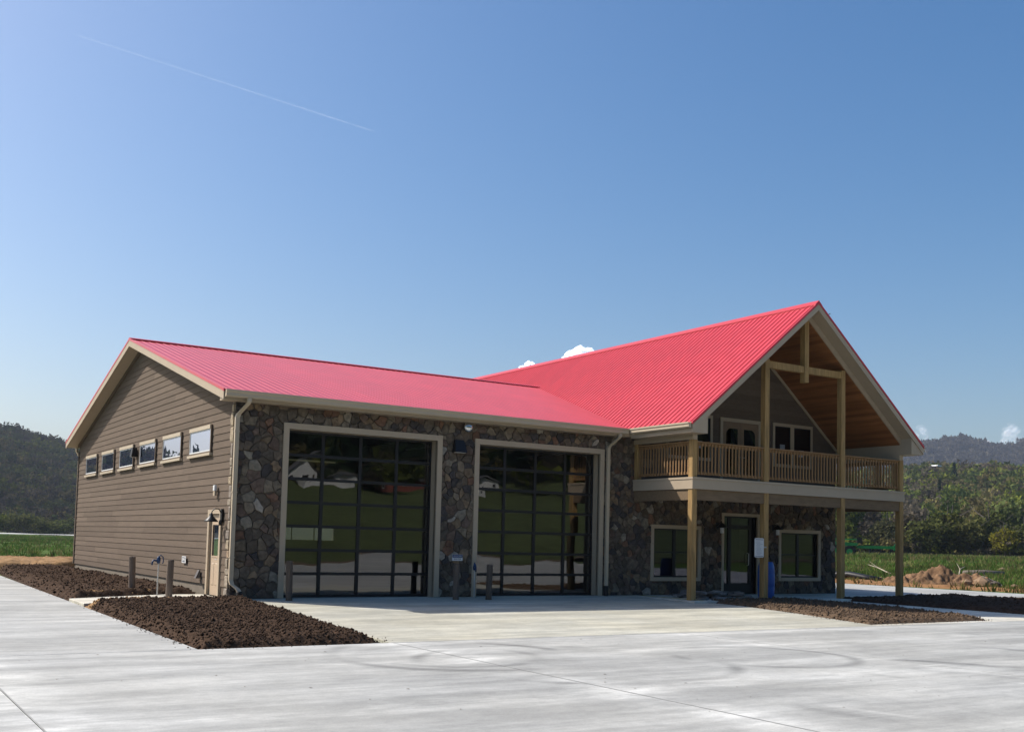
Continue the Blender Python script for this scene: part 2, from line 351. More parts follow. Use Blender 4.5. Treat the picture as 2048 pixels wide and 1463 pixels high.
for j in range(2,len(ry)-1): slab(rect(22.15,25.45,ry[j],ry[j+1]), m_conc, lot)
ap = bpy.data.objects.new('garage_apron', None); COL.objects.link(ap); tag(ap, 'warm cream concrete apron before the garage doors', None, None, 'structure')
slab([(.40,0.28),(-1.06,-11.03),(3.9,-11.03),(3.9,0.28)], m_apron, ap); slab([(3.9,0.28),(3.9,-11.03),(7.6,-11.03),(8.2,0.28)], m_apron, ap)
slab([(8.2,0.28),(7.6,-11.03),(10.28,-11.03),(11.55,-7.7),(12.40,-4.86),(12.5,-3.05),(12.5,0.0)], m_apron, ap)
wk = bpy.data.objects.new('entrance_walk', None); COL.objects.link(wk); tag(wk, 'concrete walk and porch slab before the entrance', None, None, 'structure')
slab(rect(12.52,17.0,-3.0,0.05), m_walk, wk, level=True); slab(rect(17.0,22.13,-3.0,0.05), m_walk, wk, level=True)
slab([(16.4,-3.02),(16.35,-7.0),(18.02,-7.0),(18.1,-3.02)], m_walk, wk); slab([(16.35,-7.0),(15.7,-9.2),(14.65,-11.03),(18.0,-11.03),(18.02,-7.0)], m_walk, wk)
slab([(10.3,-10.78),(14.8,-10.72),(14.65,-11.03),(10.28,-11.03)], m_walk, wk); slab([(18.0,-10.1),(25.43,-10.1),(25.43,-11.03),(18.0,-11.03)], m_walk, wk)
sw = bpy.data.objects.new('side_walk', None); COL.objects.link(sw); tag(sw, 'short concrete walk from the drive to the beige side door', None, None, 'structure')
slab([(-3.62,-1.35),(-3.58,.55),(-1.1,1.95),(-.05,1.98),(-.05,-.25),(-1.4,-.35),(-2.6,-.75)], m_walk, sw, top=.01)
MB().box(12.94,13.05,-2.85,-.08,.0,.004).build('painted_line', m_yellow, wk)

js = MB()      # dark filled joints
def seal(x0,y0,x1,y1,w_):
    a, b_ = Vector((x0,y0)), Vector((x1,y1)); n_ = (b_-a).normalized(); p_ = Vector((-n_.y,n_.x))*w_/2
    js.add([(*(q),float(zs(q.y))+.003) for q in (a-p_,b_-p_,b_+p_,a+p_)],[(0,1,2,3)])
xa = onslope(-1.05,-12)[0]; xb = onslope(-6.85,-12)[0]; yj = onslope(0,-11.05)[1]; yk = onslope(0,-20.3)[1]
seal(-.6,yj-.006,14.0,yj-.006,.035); seal(xa,yj-.03,xa,-32,.022); seal(xb,yj+.1,xb,-32,.018); seal(onslope(4.75,-12)[0],yj-.03,onslope(4.75,-12)[0],-32,.014); seal(onslope(10.5,-12)[0],yj-.03,onslope(10.5,-12)[0],-32,.014); seal(-20,yk,25,yk,.016)
js.build('joint_seal', M('joint_sealant',(.33,.325,.30),.9,.3,4,world=True), lot)
def inpoly(px, py, poly):
    c = np.zeros(px.shape, bool); n = len(poly); j = n-1
    for i in range(n):
        xi, yi = poly[i]; xj, yj = poly[j]
        cond = ((yi > py) != (yj > py)) & (px < (xj-xi)*(py-yi)/(yj-yi+1e-12)+xi); c ^= cond; j = i
    return c
def edgedist(px, py, poly):
    d = np.full(px.shape, 1e9)
    for (x0,y0),(x1,y1) in zip(poly, poly[1:]+poly[:1]):
        t = np.clip(((px-x0)*(x1-x0)+(py-y0)*(y1-y0))/((x1-x0)**2+(y1-y0)**2),0,1); d = np.minimum(d, np.hypot(px-x0-t*(x1-x0), py-y0-t*(y1-y0)))
    return d
def bed(name, poly, mat, label, step=.06, hgt=.12, rough=.10, fscale=1.0, seed=1, clods=0, clodmat=None, csize=1.0):
    poly = [onslope(*p)[:2] for p in poly]
    xs_ = [p[0] for p in poly]; ys_ = [p[1] for p in poly]
    X, Y = np.meshgrid(np.arange(min(xs_)-step,max(xs_)+step,step), np.arange(min(ys_)-step,max(ys_)+step,step))
    ins = inpoly(X,Y,poly); d = edgedist(X,Y,poly)
    Z = -.06+(hgt+.06)*sst(0,.35,d)*(.75+.5*fbm(X*.7,Y*.7,2,seed)) + rough*sst(0,.25,d)*((fbm(X*4*fscale,Y*4*fscale,4,seed)-.45)+.8*np.abs(fbm(X*11*fscale,Y*11*fscale,3,seed+4)-.5))
    Z += .012*sst(0,.05,d)*(fbm(X*30,Y*30,2,seed+9)); Z = np.where(ins,Z,-.09)+zs(Y)
    # snap outside points that touch the bed to its border level
    v = np.stack([X,Y,Z],-1).reshape(-1,3); ny,nx = X.shape; id_ = np.arange(nx*ny).reshape(ny,nx); k = ins[:-1,:-1]|ins[1:,:-1]|ins[:-1,1:]|ins[1:,1:]
    f = np.stack([id_[:-1,:-1],id_[:-1,1:],id_[1:,1:],id_[1:,:-1]],-1)[k]
    used = np.unique(f); rm = np.full(nx*ny,-1); rm[used] = np.arange(len(used))
    me = npmesh(name, v[used], rm[f], mat, None, True); o = tag(link(name, me), label, None, None, 'structure')
    if clods:
        T = []; F = []; n = 0
        base = np.array([(1,0,0),(-1,0,0),(0,1,0),(0,-1,0),(0,0,1),(0,0,-1)],float); fc = np.array([(0,2,4),(2,1,4),(1,3,4),(3,0,4),(2,0,5),(1,2,5),(3,1,5),(0,3,5)])
        while n < clods:
            px = random.uniform(min(xs_),max(xs_)); py = random.uniform(min(ys_),max(ys_)); pa, pb = np.array([px]), np.array([py])
            if not inpoly(pa,pb,poly)[0] or edgedist(pa,pb,poly)[0] < .06: continue
            i_ = int(round((py-Y[0,0])/step)); j_ = int(round((px-X[0,0])/step)); s = csize*random.uniform(.010,.036)*(1 if random.random()<.93 else 1.7)
            b = base*s*rng.uniform(.6,1.3,(6,3)); a_ = random.random()*6.28; ca, sa = math.cos(a_), math.sin(a_)
            b = np.stack([b[:,0]*ca-b[:,1]*sa, b[:,0]*sa+b[:,1]*ca, b[:,2]],1); T.append(b+[px,py,Z[min(i_,ny-1),min(j_,nx-1)]+s*.3]); F.append(fc+6*n); n += 1
        tag(link('soil_clods', npmesh('soil_clods', np.vstack(T), np.vstack(F), clodmat or mat), o), None, None, None, 'stuff')
    return o
BED1 = [(-3.62,-1.35),(-2.6,-.8),(-1.4,-.4),(-.06,-.32),(.02,-.06),(.36,-.1),(-1.1,-10.9),(-4.02,-11.05)]
BED2 = [(-3.6,.5),(-1.1,1.98),(-.06,2.0),(-.06,19.6),(-1.2,20.4),(-2.7,20.0),(-3.1,15.4)]
BED3 = [(12.46,-3.08),(12.40,-4.86),(11.55,-7.7),(10.32,-10.76),(14.78,-10.7),(15.68,-9.2),(16.3,-7.0),(16.35,-3.06)]
BED4 = [(18.08,-3.06),(18.0,-7.0),(18.0,-10.08),(25.4,-10.08),(25.4,-2.15),(22.2,-2.1),(22.15,-3.06)]
bed('soil_bed', BED1, m_soil, 'dark mulched bed at the front corner of the garage', .033, .12, .085, 2.3, 1, 9000, None, .8)
bed('soil_bed', BED2, m_soil, 'dark mulched bed along the brown sided wall', .05, .16, .11, 2.0, 2, 3500)
bed('soil_bed', BED3, m_soil2, 'grey brown tilled bed between the apron and entrance walk', .055, .07, .09, 1.5, 3, 4500)
bed('soil_bed', BED4, m_soil, 'dark soil bed in the shade right of the entrance walk', .06, .09, .12, 1.2, 4, 1500)
def crumbs(polys, n, mat, seed):
    r = random.Random(seed); T = []; F = []; k = 0; base = np.array([(1,0,0),(-1,0,0),(0,1,0),(0,-1,0),(0,0,.7),(0,0,-.7)],float); fc = np.array([(0,2,4),(2,1,4),(1,3,4),(3,0,4),(2,0,5),(1,2,5),(3,1,5),(0,3,5)])
    for poly in polys:
        poly = [onslope(*p)[:2] for p in poly]
        for _ in range(n):
            i = r.randrange(len(poly)); a, b_ = poly[i], poly[(i+1)%len(poly)]; t = r.random(); d = abs(r.gauss(0,.10))+.01; ex, ey = b_[0]-a[0], b_[1]-a[1]; l = math.hypot(ex,ey)
            if r.random() > l/6: continue
            px, py = a[0]+t*ex, a[1]+t*ey; sg = 1
            if inpoly(np.array([px+ey/l*d]),np.array([py-ex/l*d]),poly)[0]: sg = -1
            px += sg*ey/l*d; py -= sg*ex/l*d; s_ = r.uniform(.005,.018)*(1 if d < .15 else .7)
            T.append(base*s_*rng.uniform(.6,1.3,(6,3))+[px,py,float(zs(py))+s_*.5]); F.append(fc+6*k); k += 1
    tag(link('soil_crumbs', npmesh('soil_crumbs', np.vstack(T), np.vstack(F), mat)), 'crumbs of soil spilled on the concrete beside the beds', None, None, 'stuff')
crumbs([BED1,BED2,BED3,BED4], 900, m_soil, 3)
r_ = random.Random(9); T = []; F = []     # leaf bits and grit blown over the lot
for k in range(260):
    px, py = r_.uniform(-12,14), r_.uniform(-24,-9.6); sz = r_.uniform(.008,.03); a_ = r_.random()*6.28; e1 = np.array([math.cos(a_),math.sin(a_),0])*sz; e2 = np.array([-math.sin(a_),math.cos(a_),.3])*sz*.5
    c_ = np.array([px,py,ZLOT+.006]); T += [c_-e1,c_+e2,c_+e1,c_-e2*[1,1,-1]]; F.append((4*k,4*k+1,4*k+2,4*k+3))
tag(link('litter', npmesh('litter', np.array(T), np.array(F), M('dry_leaf',(.12,.09,.06),.9,.3,3))), 'dark specks of leaf and grit on the concrete lot', None, None, 'stuff')
# straw-coloured soil beside the side walk
bed('straw_strip', [(-3.64,-1.38),(-2.6,-.78),(-1.4,-.38),(-.1,-.30),(-.3,-.75),(-1.5,-1.1),(-2.8,-1.75),(-3.68,-2.2)], m_straw, 'straw coloured soil edge before the side walk', .04, .14, .05, 2.2, 6, 500, None, .7)
bed('straw_strip', [(-3.58,.56),(-1.1,2.0),(-.5,2.05),(-.9,2.7),(-2.2,2.3),(-3.5,1.6)], m_straw, 'straw coloured soil edge behind the side walk', .04, .13, .05, 2.2, 7, 400, None, .7)
bed('soil_bank', [(-3.3,20.2),(-.2,19.8),(1.5,20.6),(1.5,26.1),(-3.3,26.1)], m_straw, 'brown earth bank behind the brown sided wall', .09, .28, .25, .7, 8)
bed('clay_strip', [(-16,31.05),(32,31.05),(31.4,20),(31.4,-14),(33.6,-14),(34.2,-4),(34.6,6),(36.4,14),(36.5,36.5),(-16,40)], m_clay, 'orange clay strip along the far edge of the concrete', .22, .05, .16, .5, 9)
# earth strip beyond the lot, behind the camera
X, Y = np.meshgrid(np.arange(-160,220,2.5), np.arange(-55.5,-48.5,.7)); Z = ground_h(X,Y)+.05+(fbm(X/3,Y/3,3,3)-.35)*.35*sst(0,1,fbm(X/7,Y/5,2,6)*2-.3)
id_ = np.arange(X.size).reshape(X.shape); tag(link('earth_strip', npmesh('earth_strip', np.stack([X,Y,Z],-1).reshape(-1,3), np.stack([id_[:-1,:-1],id_[:-1,1:],id_[1:,1:],id_[1:,:-1]],-1).reshape(-1,4), M('brown_earth',(.135,.09,.052),1,.5,.5,world=True), None, True)), 'bare brown earth along the far side of the lot', None, None, 'structure')
# pale far road at the left
def road_z(x,y): return float(ground_h(np.array([x]),np.array([y]))[0])
P = []
for a in np.arange(-20,24,.5):
    for r in (272,292): P.append((CX+r*math.sin(R(a)), CY+r*math.cos(R(a))))
nn = len(P)//2
MB().add([(x,y,road_z(x,y)+.5) for x,y in P], [(2*i,2*i+1,2*i+3,2*i+2) for i in range(nn-1)]).build('far_road', m_roadw); tag(bpy.data.objects['far_road'], 'thin pale road across the far left field', None, None, 'structure')

# ================================================================== the building
B = thing('fire_station', (0,0,0), 'two part building with red metal roof, stone front and timber balcony', 'building')
W = 19.44; YR = 9.72; ZR = 7.822; ZE = 5.10; OY = .38; OX = .44; SG = (ZR-ZE)/(YR+OY)
XC = 17.418; HW = 5.23; ZM = 9.30; OP = 3.175; SM = (ZM-ZE)/HW; YB = 20.6
P1, P2 = 12.74, 15.68; P3, P4 = 2*XC-P2, 2*XC-P1; PB = 2.62
D1 = (1.38, 5.68); D2 = (7.03, 11.33); DH = 4.29; WX0, WX1 = 12.84, 22.0
def zg(y): return ZR-SG*abs(y-YR)
def zm(x): return ZM-SM*abs(x-XC)
# --- walls
w = MB()
w.box(.03,D1[0],.012,.30,0,5.0).box(D1[0],D1[1],.012,.30,DH,5.0).box(D1[1],D2[0],.012,.30,0,5.0).box(D2[0],D2[1],.012,.30,DH,5.0).box(D2[1],WX0,.012,.30,0,5.0)
LD = (16.52,18.06,2.58); WL = (13.51,15.38,.56,2.09); WR = (19.2,21.06,.56,2.09)
for a,b_,z0,z1 in ((WX0,WL[0],0,3.4),(WL[0],WL[1],0,WL[2]),(WL[0],WL[1],WL[3],3.4),(WL[1],LD[0],0,3.4),(LD[0],LD[1],LD[2],3.4),(LD[1],WR[0],0,3.4),(WR[0],WR[1],0,WR[2]),(WR[0],WR[1],WR[3],3.4),(WR[1],WX1,0,3.4)):
    w.box(a,b_,.012,.30,z0,z1)
stonewall = w.build('stone_wall', m_mortar, B)
# gable wall core (left), with the door opening cut
DY0, DY1 = .90, 1.72
g = MB(); zt = lambda y: zg(y)-.25
g.prism([(.3,0),(DY0-.02,0),(DY0-.02,zt(DY0)),(.3,zt(.3))],'x',.03,.25); g.prism([(DY0-.02,2.08),(DY1+.02,2.08),(DY1+.02,zt(DY1)),(DY0-.02,zt(DY0))],'x',.03,.25)
g.prism([(DY1+.02,.26),(W-.03,.26),(W-.03,zt(W)),(YR,zt(YR)),(DY1+.02,zt(DY1+.02))],'x',.03,.25)
sidewall = g.build('side_wall', m_side, B)
MB().box(.05,.25,DY1+.14,W-.03,-.3,.262).build('foundation', m_found, B)
# rear and right walls, interior partition and floor
r = MB(); r.box(.25,6.9,W-.25,W,0,4.9).box(6.9,11.06,W-.25,W,0,1.40).box(6.9,11.06,W-.25,W,1.96,4.9).box(11.06,WX1,W-.25,W,0,5.6)
r.build('rear_wall', m_side, B)
MB().prism([(.3,0),(W,0),(W,5.55),(.3,5.55)],'x',WX1-.25,WX1).build('right_wall', m_side, B)
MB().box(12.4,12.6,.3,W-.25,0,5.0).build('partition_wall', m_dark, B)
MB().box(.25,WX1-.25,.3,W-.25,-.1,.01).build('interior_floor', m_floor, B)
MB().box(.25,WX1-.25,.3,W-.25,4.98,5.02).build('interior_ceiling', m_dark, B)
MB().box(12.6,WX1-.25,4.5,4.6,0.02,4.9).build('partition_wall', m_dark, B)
rw = MB()
for x in (6.9,7.95,9.0,10.06,11.02): rw.box(x,x+.04,W-.2,W-.14,1.40,1.96)
rw.build('rear_window', m_black, B); MB().box(6.9,11.06,W-.18,W-.175,1.40,1.96).build('pane', m_clear, bpy.data.objects['rear_window'])

# --- stones: Voronoi cells of the front wall, mortar joints left open
def clip(poly, nx, ny, d):      # keep nx*x+ny*y <= d
    out = []; n = len(poly)
    for i in range(n):
        p, q_ = poly[i], poly[(i+1)%n]; a = nx*p[0]+ny*p[1]-d; b_ = nx*q_[0]+ny*q_[1]-d
        if a <= 0: out.append(p)
        if a*b_ < 0: t = a/(a-b_); out.append((p[0]+t*(q_[0]-p[0]), p[1]+t*(q_[1]-p[1])))
    return out
regions = [(0.02,WX0,0.0,5.0),(WX0,WX1,0.0,3.3)]
T_ = .165
holes = [(D1[0]-.02,D1[1]+.02,-1,DH+.02),(D2[0]-.02,D2[1]+.02,-1,DH+.02),(LD[0]-.02,LD[1]+.02,-1,LD[2]+.02),(WL[0]-.02,WL[1]+.02,WL[2]-.02,WL[3]+.02),(WR[0]-.02,WR[1]+.02,WR[2]-.02,WR[3]+.02)]
sr = random.Random(5); seeds = []
def okpt(x,z):
    if not any(a<x<b_ and c<z<d for a,b_,c,d in regions): return False
    return not any(a-.03<x<b_+.03 and c-.03<z<d+.03 for a,b_,c,d in holes)
for k in range(26000):
    x, z = sr.uniform(0,WX1), sr.uniform(0,5.0)
    if not okpt(x,z): continue
    dmin = .105+.20*float(fbm(np.array([x*1.3]),np.array([z*1.3]),2,1)[0])*sr.choice((.5,.7,1,1.2,1.6))
    if all((x-a)**2+((z-b_)*1.1)**2 > max(dmin,dd*.9)**2 for a,b_,dd in seeds[-4000:] if abs(x-a)<.5): seeds.append((x,z,dmin))
palette = [((.140,.108,.078),5),((.112,.090,.068),5),((.185,.148,.105),3),((.21,.150,.095),2),((.175,.100,.065),1.5),((.072,.062,.058),4),((.25,.215,.165),.9),((.135,.095,.072),3),((.32,.28,.23),.35)]
pc = [p for p,_ in palette]; pw = [q_ for _,q_ in palette]
cells = []
for (x,z,wd_) in seeds:
    reg = regions[0] if x < WX0 else regions[1]
    poly = [(x-.7,z-.7),(x+.7,z-.7),(x+.7,z+.7),(x-.7,z+.7)]
    for nx,ny,d in ((-1,0,0.015),(1,0,WX1-.01),(0,-1,.0),(0,1,reg[3])): poly = clip(poly,nx,ny,d)
    for (a,b_,c) in seeds:
        if (a,b_) != (x,z) and abs(a-x) < 1.3 and abs(b_-z) < 1.3:
            nx, ny = a-x, b_-z; poly = clip(poly,nx,ny,(a*a+b_*b_-x*x-z*z+.30*(wd_*wd_-c*c)+.02*math.sin(a*91+b_*57+x*91+z*57)*math.hypot(nx,ny)*.5)/2)
            if len(poly) < 3: break
    for (a,b_,c,d) in holes:
        if len(poly) < 3: break
        px = [p[0] for p in poly]; pz = [p[1] for p in poly]
        if max(px) < a or min(px) > b_ or max(pz) < c or min(pz) > d: continue
        s_ = sorted([(a-x,(1,0,a)),(x-b_,(-1,0,-b_)),(c-z,(0,1,c)),(z-d,(0,-1,-d))],key=lambda t:-t[0])[0][1]; poly = clip(poly,*s_)
    if len(poly) < 3: continue
    ar = abs(sum(poly[i][0]*poly[(i+1)%len(poly)][1]-poly[(i+1)%len(poly)][0]*poly[i][1] for i in range(len(poly))))/2
    if ar > .004: cells.append((ar,poly))
cells.sort(key=lambda t:-t[0])
def swarp(x, z):
    # shared wobble, so that neighbouring stones still fit; fades out at openings and wall ends
    e = min([abs(x), abs(WX1-x), abs(z)]+[max(a-x,x-b_,c-z,z-d) for a,b_,c,d in holes]); f_ = max(0,min(1,e/.10))
    A_ = np.array([x,x*2.3+9]); B_ = np.array([z,z*2.3+4])
    n1 = vnoise(A_*6.5,B_*6.5,1); n2 = vnoise(A_*6.5,B_*6.5,7)
    return (x+f_*.11*((n1[0]-.5)+.5*(n1[1]-.5)), z+f_*.11*((n2[0]-.5)+.5*(n2[1]-.5)))
def stone_geo(poly, ar):
    cx_ = sum(p[0] for p in poly)/len(poly); cz_ = sum(p[1] for p in poly)/len(poly); n0 = len(poly); pts = []
    for i in range(n0):
        p, q_ = poly[i], poly[(i+1)%n0]; L_ = math.hypot(q_[0]-p[0],q_[1]-p[1])
        if L_ < .015: continue
        k_ = max(1,min(3,int(L_/.085)))
        for j in range(k_): pts.append(swarp(p[0]+(q_[0]-p[0])*j/k_, p[1]+(q_[1]-p[1])*j/k_))
    cx_ = sum(p[0] for p in pts)/len(pts); cz_ = sum(p[1] for p in pts)/len(pts)
    out = []; gap = sr.uniform(.002,.007)
    for i,p in enumerate(pts):
        d = math.hypot(p[0]-cx_,p[1]-cz_); k = 1-(gap+ (sr.uniform(.004,.026) if sr.random()<.3 else 0))/max(d,.03); out.append((cx_+(p[0]-cx_)*k, cz_+(p[1]-cz_)*k))
    dep = sr.uniform(.010,.05); tx, tz = sr.uniform(-.10,.10), sr.uniform(-.09,.09); n = len(out)
    v = [(x,.030,z) for x,z in out]+[(x,.004-dep*.45+sr.uniform(-.004,.004),z) for x,z in out]
    ins = max(.70,1-.020/math.sqrt(ar)*.9)
    for x,z in out:
        xx, zz = cx_+(x-cx_)*ins, cz_+(z-cz_)*ins; v.append((xx,-.004-dep*.75+tx*(xx-cx_)+tz*(zz-cz_)+sr.uniform(-.006,.006),zz))
    v.append((cx_,-.006-dep*.75-sr.uniform(-.004,.010),cz_))
    f = [(k+i,k+(i+1)%n,k+n+(i+1)%n,k+n+i) for k in (0,n) for i in range(n)]+[(2*n+i,2*n+(i+1)%n,3*n) for i in range(n)]
    c = Vector(sr.choices(pc,pw)[0])*sr.uniform(.8,1.2); return v,f,c
def settint(me, cols):
    a = me.color_attributes.new('tint','FLOAT_COLOR','POINT'); c = np.ones((len(me.vertices),4),np.float32); c[:,:3] = cols; a.data.foreach_set('color', c.ravel())
rest = MB(); rcol = []
for i,(ar,poly) in enumerate(cells):
    v,f,c = stone_geo(poly, ar)
    if i < 282:
        me = MB().add(v,f).mesh('stone', m_stone); settint(me, c); link('stone', me, stonewall)
    else: rest.add(v,f); rcol += [tuple(c)]*len(v)
me = rest.mesh('small_stones', m_stone); settint(me, np.array(rcol)); tag(link('small_stones', me, stonewall), None, None, None, 'stuff')
# corner return stones on the side face
z = 0.0
while z < 4.95:
    h = min(sr.uniform(.16,.42), 5.0-z); d = sr.uniform(.16,.31); o = sr.uniform(.03,.07)
    prof = [(.02,z+.008),(d-.02,z+.008+sr.uniform(0,.03)),(d,z+h*.5),(d-.03,z+h-.01),(.02,z+h-.008)]
    n = 5; v = [(.03,y,zz) for y,zz in prof]+[(-o*.7,y+(.012 if y>.1 else 0),zz) for y,zz in prof]+[(-o,.03+(y-.03)*.8,z+h/2+(zz-z-h/2)*.8) for y,zz in prof]
    f = [(k+i,k+(i+1)%n,k+n+(i+1)%n,k+n+i) for k in (0,n) for i in range(n)]+[tuple(range(2*n,3*n))]
    me = MB().add(v,f).mesh('stone', m_stone); settint(me, Vector(sr.choice(((.36,.29,.20),(.30,.25,.19),(.33,.24,.16),(.26,.22,.18))))); link('stone', me, sidewall); z += h

# --- lap siding, side wall
EXPO = .1845
def board(parent, z0, y0, y1, top, mat=m_side, axis='x', at=.028, sgn=-1):
    """one lap board: bottom edge proud; ends y0..y1 at the bottom, clipped by top(y)=max z"""
    z1 = z0+EXPO+.012; e = .007
    if axis == 'x':
        v = [(at+sgn*.026,y0[0],z0),(at+sgn*.026,y1[0],z0),(at+sgn*.010,y1[1],z1),(at+sgn*.010,y0[1],z1),(at,y0[0],z0),(at,y1[0],z0),(at,y1[1],z1),(at,y0[1],z1)]
    else:
        v = [(y0[0],at+sgn*.026,z0),(y1[0],at+sgn*.026,z0),(y1[1],at+sgn*.010,z1),(y0[1],at+sgn*.010,z1),(y0[0],at,z0),(y1[0],at,z0),(y1[1],at,z1),(y0[1],at,z1)]
    MB().add(v,[(0,1,2,3),(4,7,6,5),(0,4,5,1),(1,5,6,2),(2,6,7,3),(3,7,4,0)]).build('siding_board', mat, parent)
def yl(z, th=.25):   # front limit of the gable at height z, and back limit
    t = (ZR-th-z)/SG; return YR-t, YR+t
k = 0; z = .27
while z < ZR-.45:
    a0,b0 = yl(z); a1,b1 = yl(z+EXPO)
    lo0, lo1 = max(a0,.22), max(a1,.22); hi0, hi1 = min(b0,W-.02), min(b1,W-.02)
    if hi1-lo1 < .15: break
    cuts = [lo0]
    x_ = lo0+sr.uniform(2.0,4.9)
    while x_ < hi0-1.2: cuts.append(x_); x_ += 4.88 if sr.random()<.5 else 3.66
    cuts.append(hi0)
    for i in range(len(cuts)-1):
        s0 = cuts[i]+(.003 if i else 0); s1 = cuts[i+1]-(.003 if i < len(cuts)-2 else 0)
        segs = [(s0,s1)]
        if z < 2.08:
            segs = [(p_,q_) for p_,q_ in ((s0,min(s1,DY0-.16)),(max(s0,DY1+.16),s1)) if q_-p_ > .03]
        for (p_,q_) in segs:
            board(sidewall, z, (p_, lo1 if (i==0 and p_==s0) else p_), (q_, hi1 if (i==len(cuts)-2 and q_==s1) else q_), None)
    z += EXPO
MB().box(-.03,.028,W-.1,W+.03,.27,4.7).build('corner_board', m_side, B)

# --- roofs
def panel_mesh(name, length, cover=.9144, RH=.018):
    """ribbed sheet; u across, v down the slope, 4 ribs"""
    pr = []; ribs = 4; p = cover/ribs
    for i in range(ribs):
        c = i*p+p/2; pr += [(c-.027,0),(c-.016,RH),(c+.016,RH),(c+.027,0)]
        pr += [(c+p/2-.001,0)] if i == ribs-1 else [(c+p*.45,0),(c+p*.5,.002),(c+p*.55,0)]
    pr = [(0.001,0)]+pr; n = len(pr); v = [(u,0,h) for u,h in pr]+[(u,-length,h) for u,h in pr]
    v += [(u,0,-.004) for u in (pr[0][0],pr[-1][0])]+[(u,-length,-.004) for u in (pr[0][0],pr[-1][0])]
    f = [(i,i+1,n+i+1,n+i) for i in range(n-1)]+[(2*n,2*n+2,2*n+3,2*n+1)]
    return MB().add(v,f).mesh(name, m_red, fix=False)
def put_panel(me, parent, origin, u, vdown):
    """origin: ridge corner; u: unit across; vdown: unit down slope"""
    u = Vector(u).normalized(); yv = -Vector(vdown).normalized(); n = u.cross(yv)
    if n.z < 0: u2 = -u; n = u2.cross(yv); 
    else: u2 = u
    m_ = Matrix((u2,yv,n)).transposed().to_4x4(); m_.translation = Vector(origin)
    o = link('roof_panel', me, parent); o.matrix_local = m_; return o
gr = MB()   # garage deck: fascia and soffit
TH = .22
gr.prism([(-OY+.02,ZE-TH),(YR,ZR-TH),(W+OY-.02,ZE-TH),(W+OY-.02,ZE-.03),(YR,ZR-.03),(-OY+.02,ZE-.03)],'x',-OX+.02,12.19)
groof = gr.build('garage_roof', m_tan, B)
gr2 = MB(); gr2.prism([(.02,zg(.02)-TH),(YR,ZR-TH),(W,ZE-TH+.1),(W,ZE-.03+.1),(YR,ZR-.03),(.02,zg(.02)-.03)],'x',12.19,16.2); gr2.build('valley_deck', m_tan, groof)
Lg = math.hypot(YR+OY+.03, SG*(YR+OY+.03)); Lg2 = math.hypot(YR, SG*YR)
mp1 = panel_mesh('roof_panel', Lg, RH=.010); mp2 = panel_mesh('roof_panel', Lg2, RH=.010)
vd = Vector((0,-1,-SG)); vb = Vector((0,1,-SG))
for i in range(18):
    x0 = -OX+i*.9144; mesh_ = mp1 if x0+.9 < 12.4 else mp2
    put_panel(mesh_, groof, (x0,YR,ZR-.02), (1,0,0), vd); put_panel(mesh_ if mesh_ is mp1 else mp2, groof, (x0+.9144,YR,ZR-.02), (-1,0,0), vb)
MB().prism([(YR-.17,ZR-.17*SG+.030),(YR,ZR+.035),(YR+.17,ZR-.17*SG+.030),(YR+.17,ZR-.17*SG+.012),(YR,ZR+.017),(YR-.17,ZR-.17*SG+.012)],'x',-OX-.02,15.75).build('ridge_cap', m_red, groof)
for s in (-1,1):   # red rake trim over the tan fascia
    e = YR+s*(YR+OY)
    MB().prism([(e,zg(e)-.055),(YR,ZR-.055),(YR,ZR+.012),(e,zg(e)+.012)],'x',-OX-.022,-OX+.018).build('rake_trim', m_red, groof)
    MB().prism([(e-s*.02,zg(e)-TH-.03),(YR,ZR-TH-.03),(YR,ZR-.056),(e-s*.02,zg(e)-.056)],'x',-OX-.012,-OX+.019).build('rake_fascia', m_tan, groof)
for a,b_ in ((-.02,YR),(YR,W)):
    MB().prism([(a,zg(a)-TH-.10),(b_,zg(b_)-TH-.10),(b_,zg(b_)-TH-.001),(a,zg(a)-TH-.001)],'x',-.055,.0).build('frieze_board', m_side, groof)
MB().prism([(-OY+.03,ZE-TH-.001),(-OY+.03,ZE-TH-.03),(.04,ZE-TH-.03),(.04,ZE-TH+.1)],'x',-OX+.03,12.19).build('eave_soffit', m_tan, groof)

mr_ = MB(); TM = .25
mr_.prism([(XC-HW+.02,ZE-TM),(XC,ZM-TM),(XC+HW-.02,ZE-TM),(XC+HW-.02,ZE-.03),(XC,ZM-.03),(XC-HW+.02,ZE-.03)],'y',-OP+.02,YB)
mroof = mr_.build('main_roof', m_tan, B)
Lm = math.hypot(HW+.03, SM*(HW+.03)); mp3 = panel_mesh('roof_panel', Lm, RH=.021)
for i in range(26):
    y0 = -OP+i*.9144
    put_panel(mp3, mroof, (XC,y0+.9144,ZM-.02), (0,-1,0), (-1,0,-SM)); put_panel(mp3, mroof, (XC,y0,ZM-.02), (0,1,0), (1,0,-SM))
MB().prism([(XC-.16,ZM-.16*SM+.030),(XC,ZM+.045),(XC+.16,ZM-.16*SM+.030),(XC+.16,ZM-.16*SM+.008),(XC,ZM+.022),(XC-.16,ZM-.16*SM+.008)],'y',-OP-.02,YB+.02).build('ridge_cap', m_red, mroof)
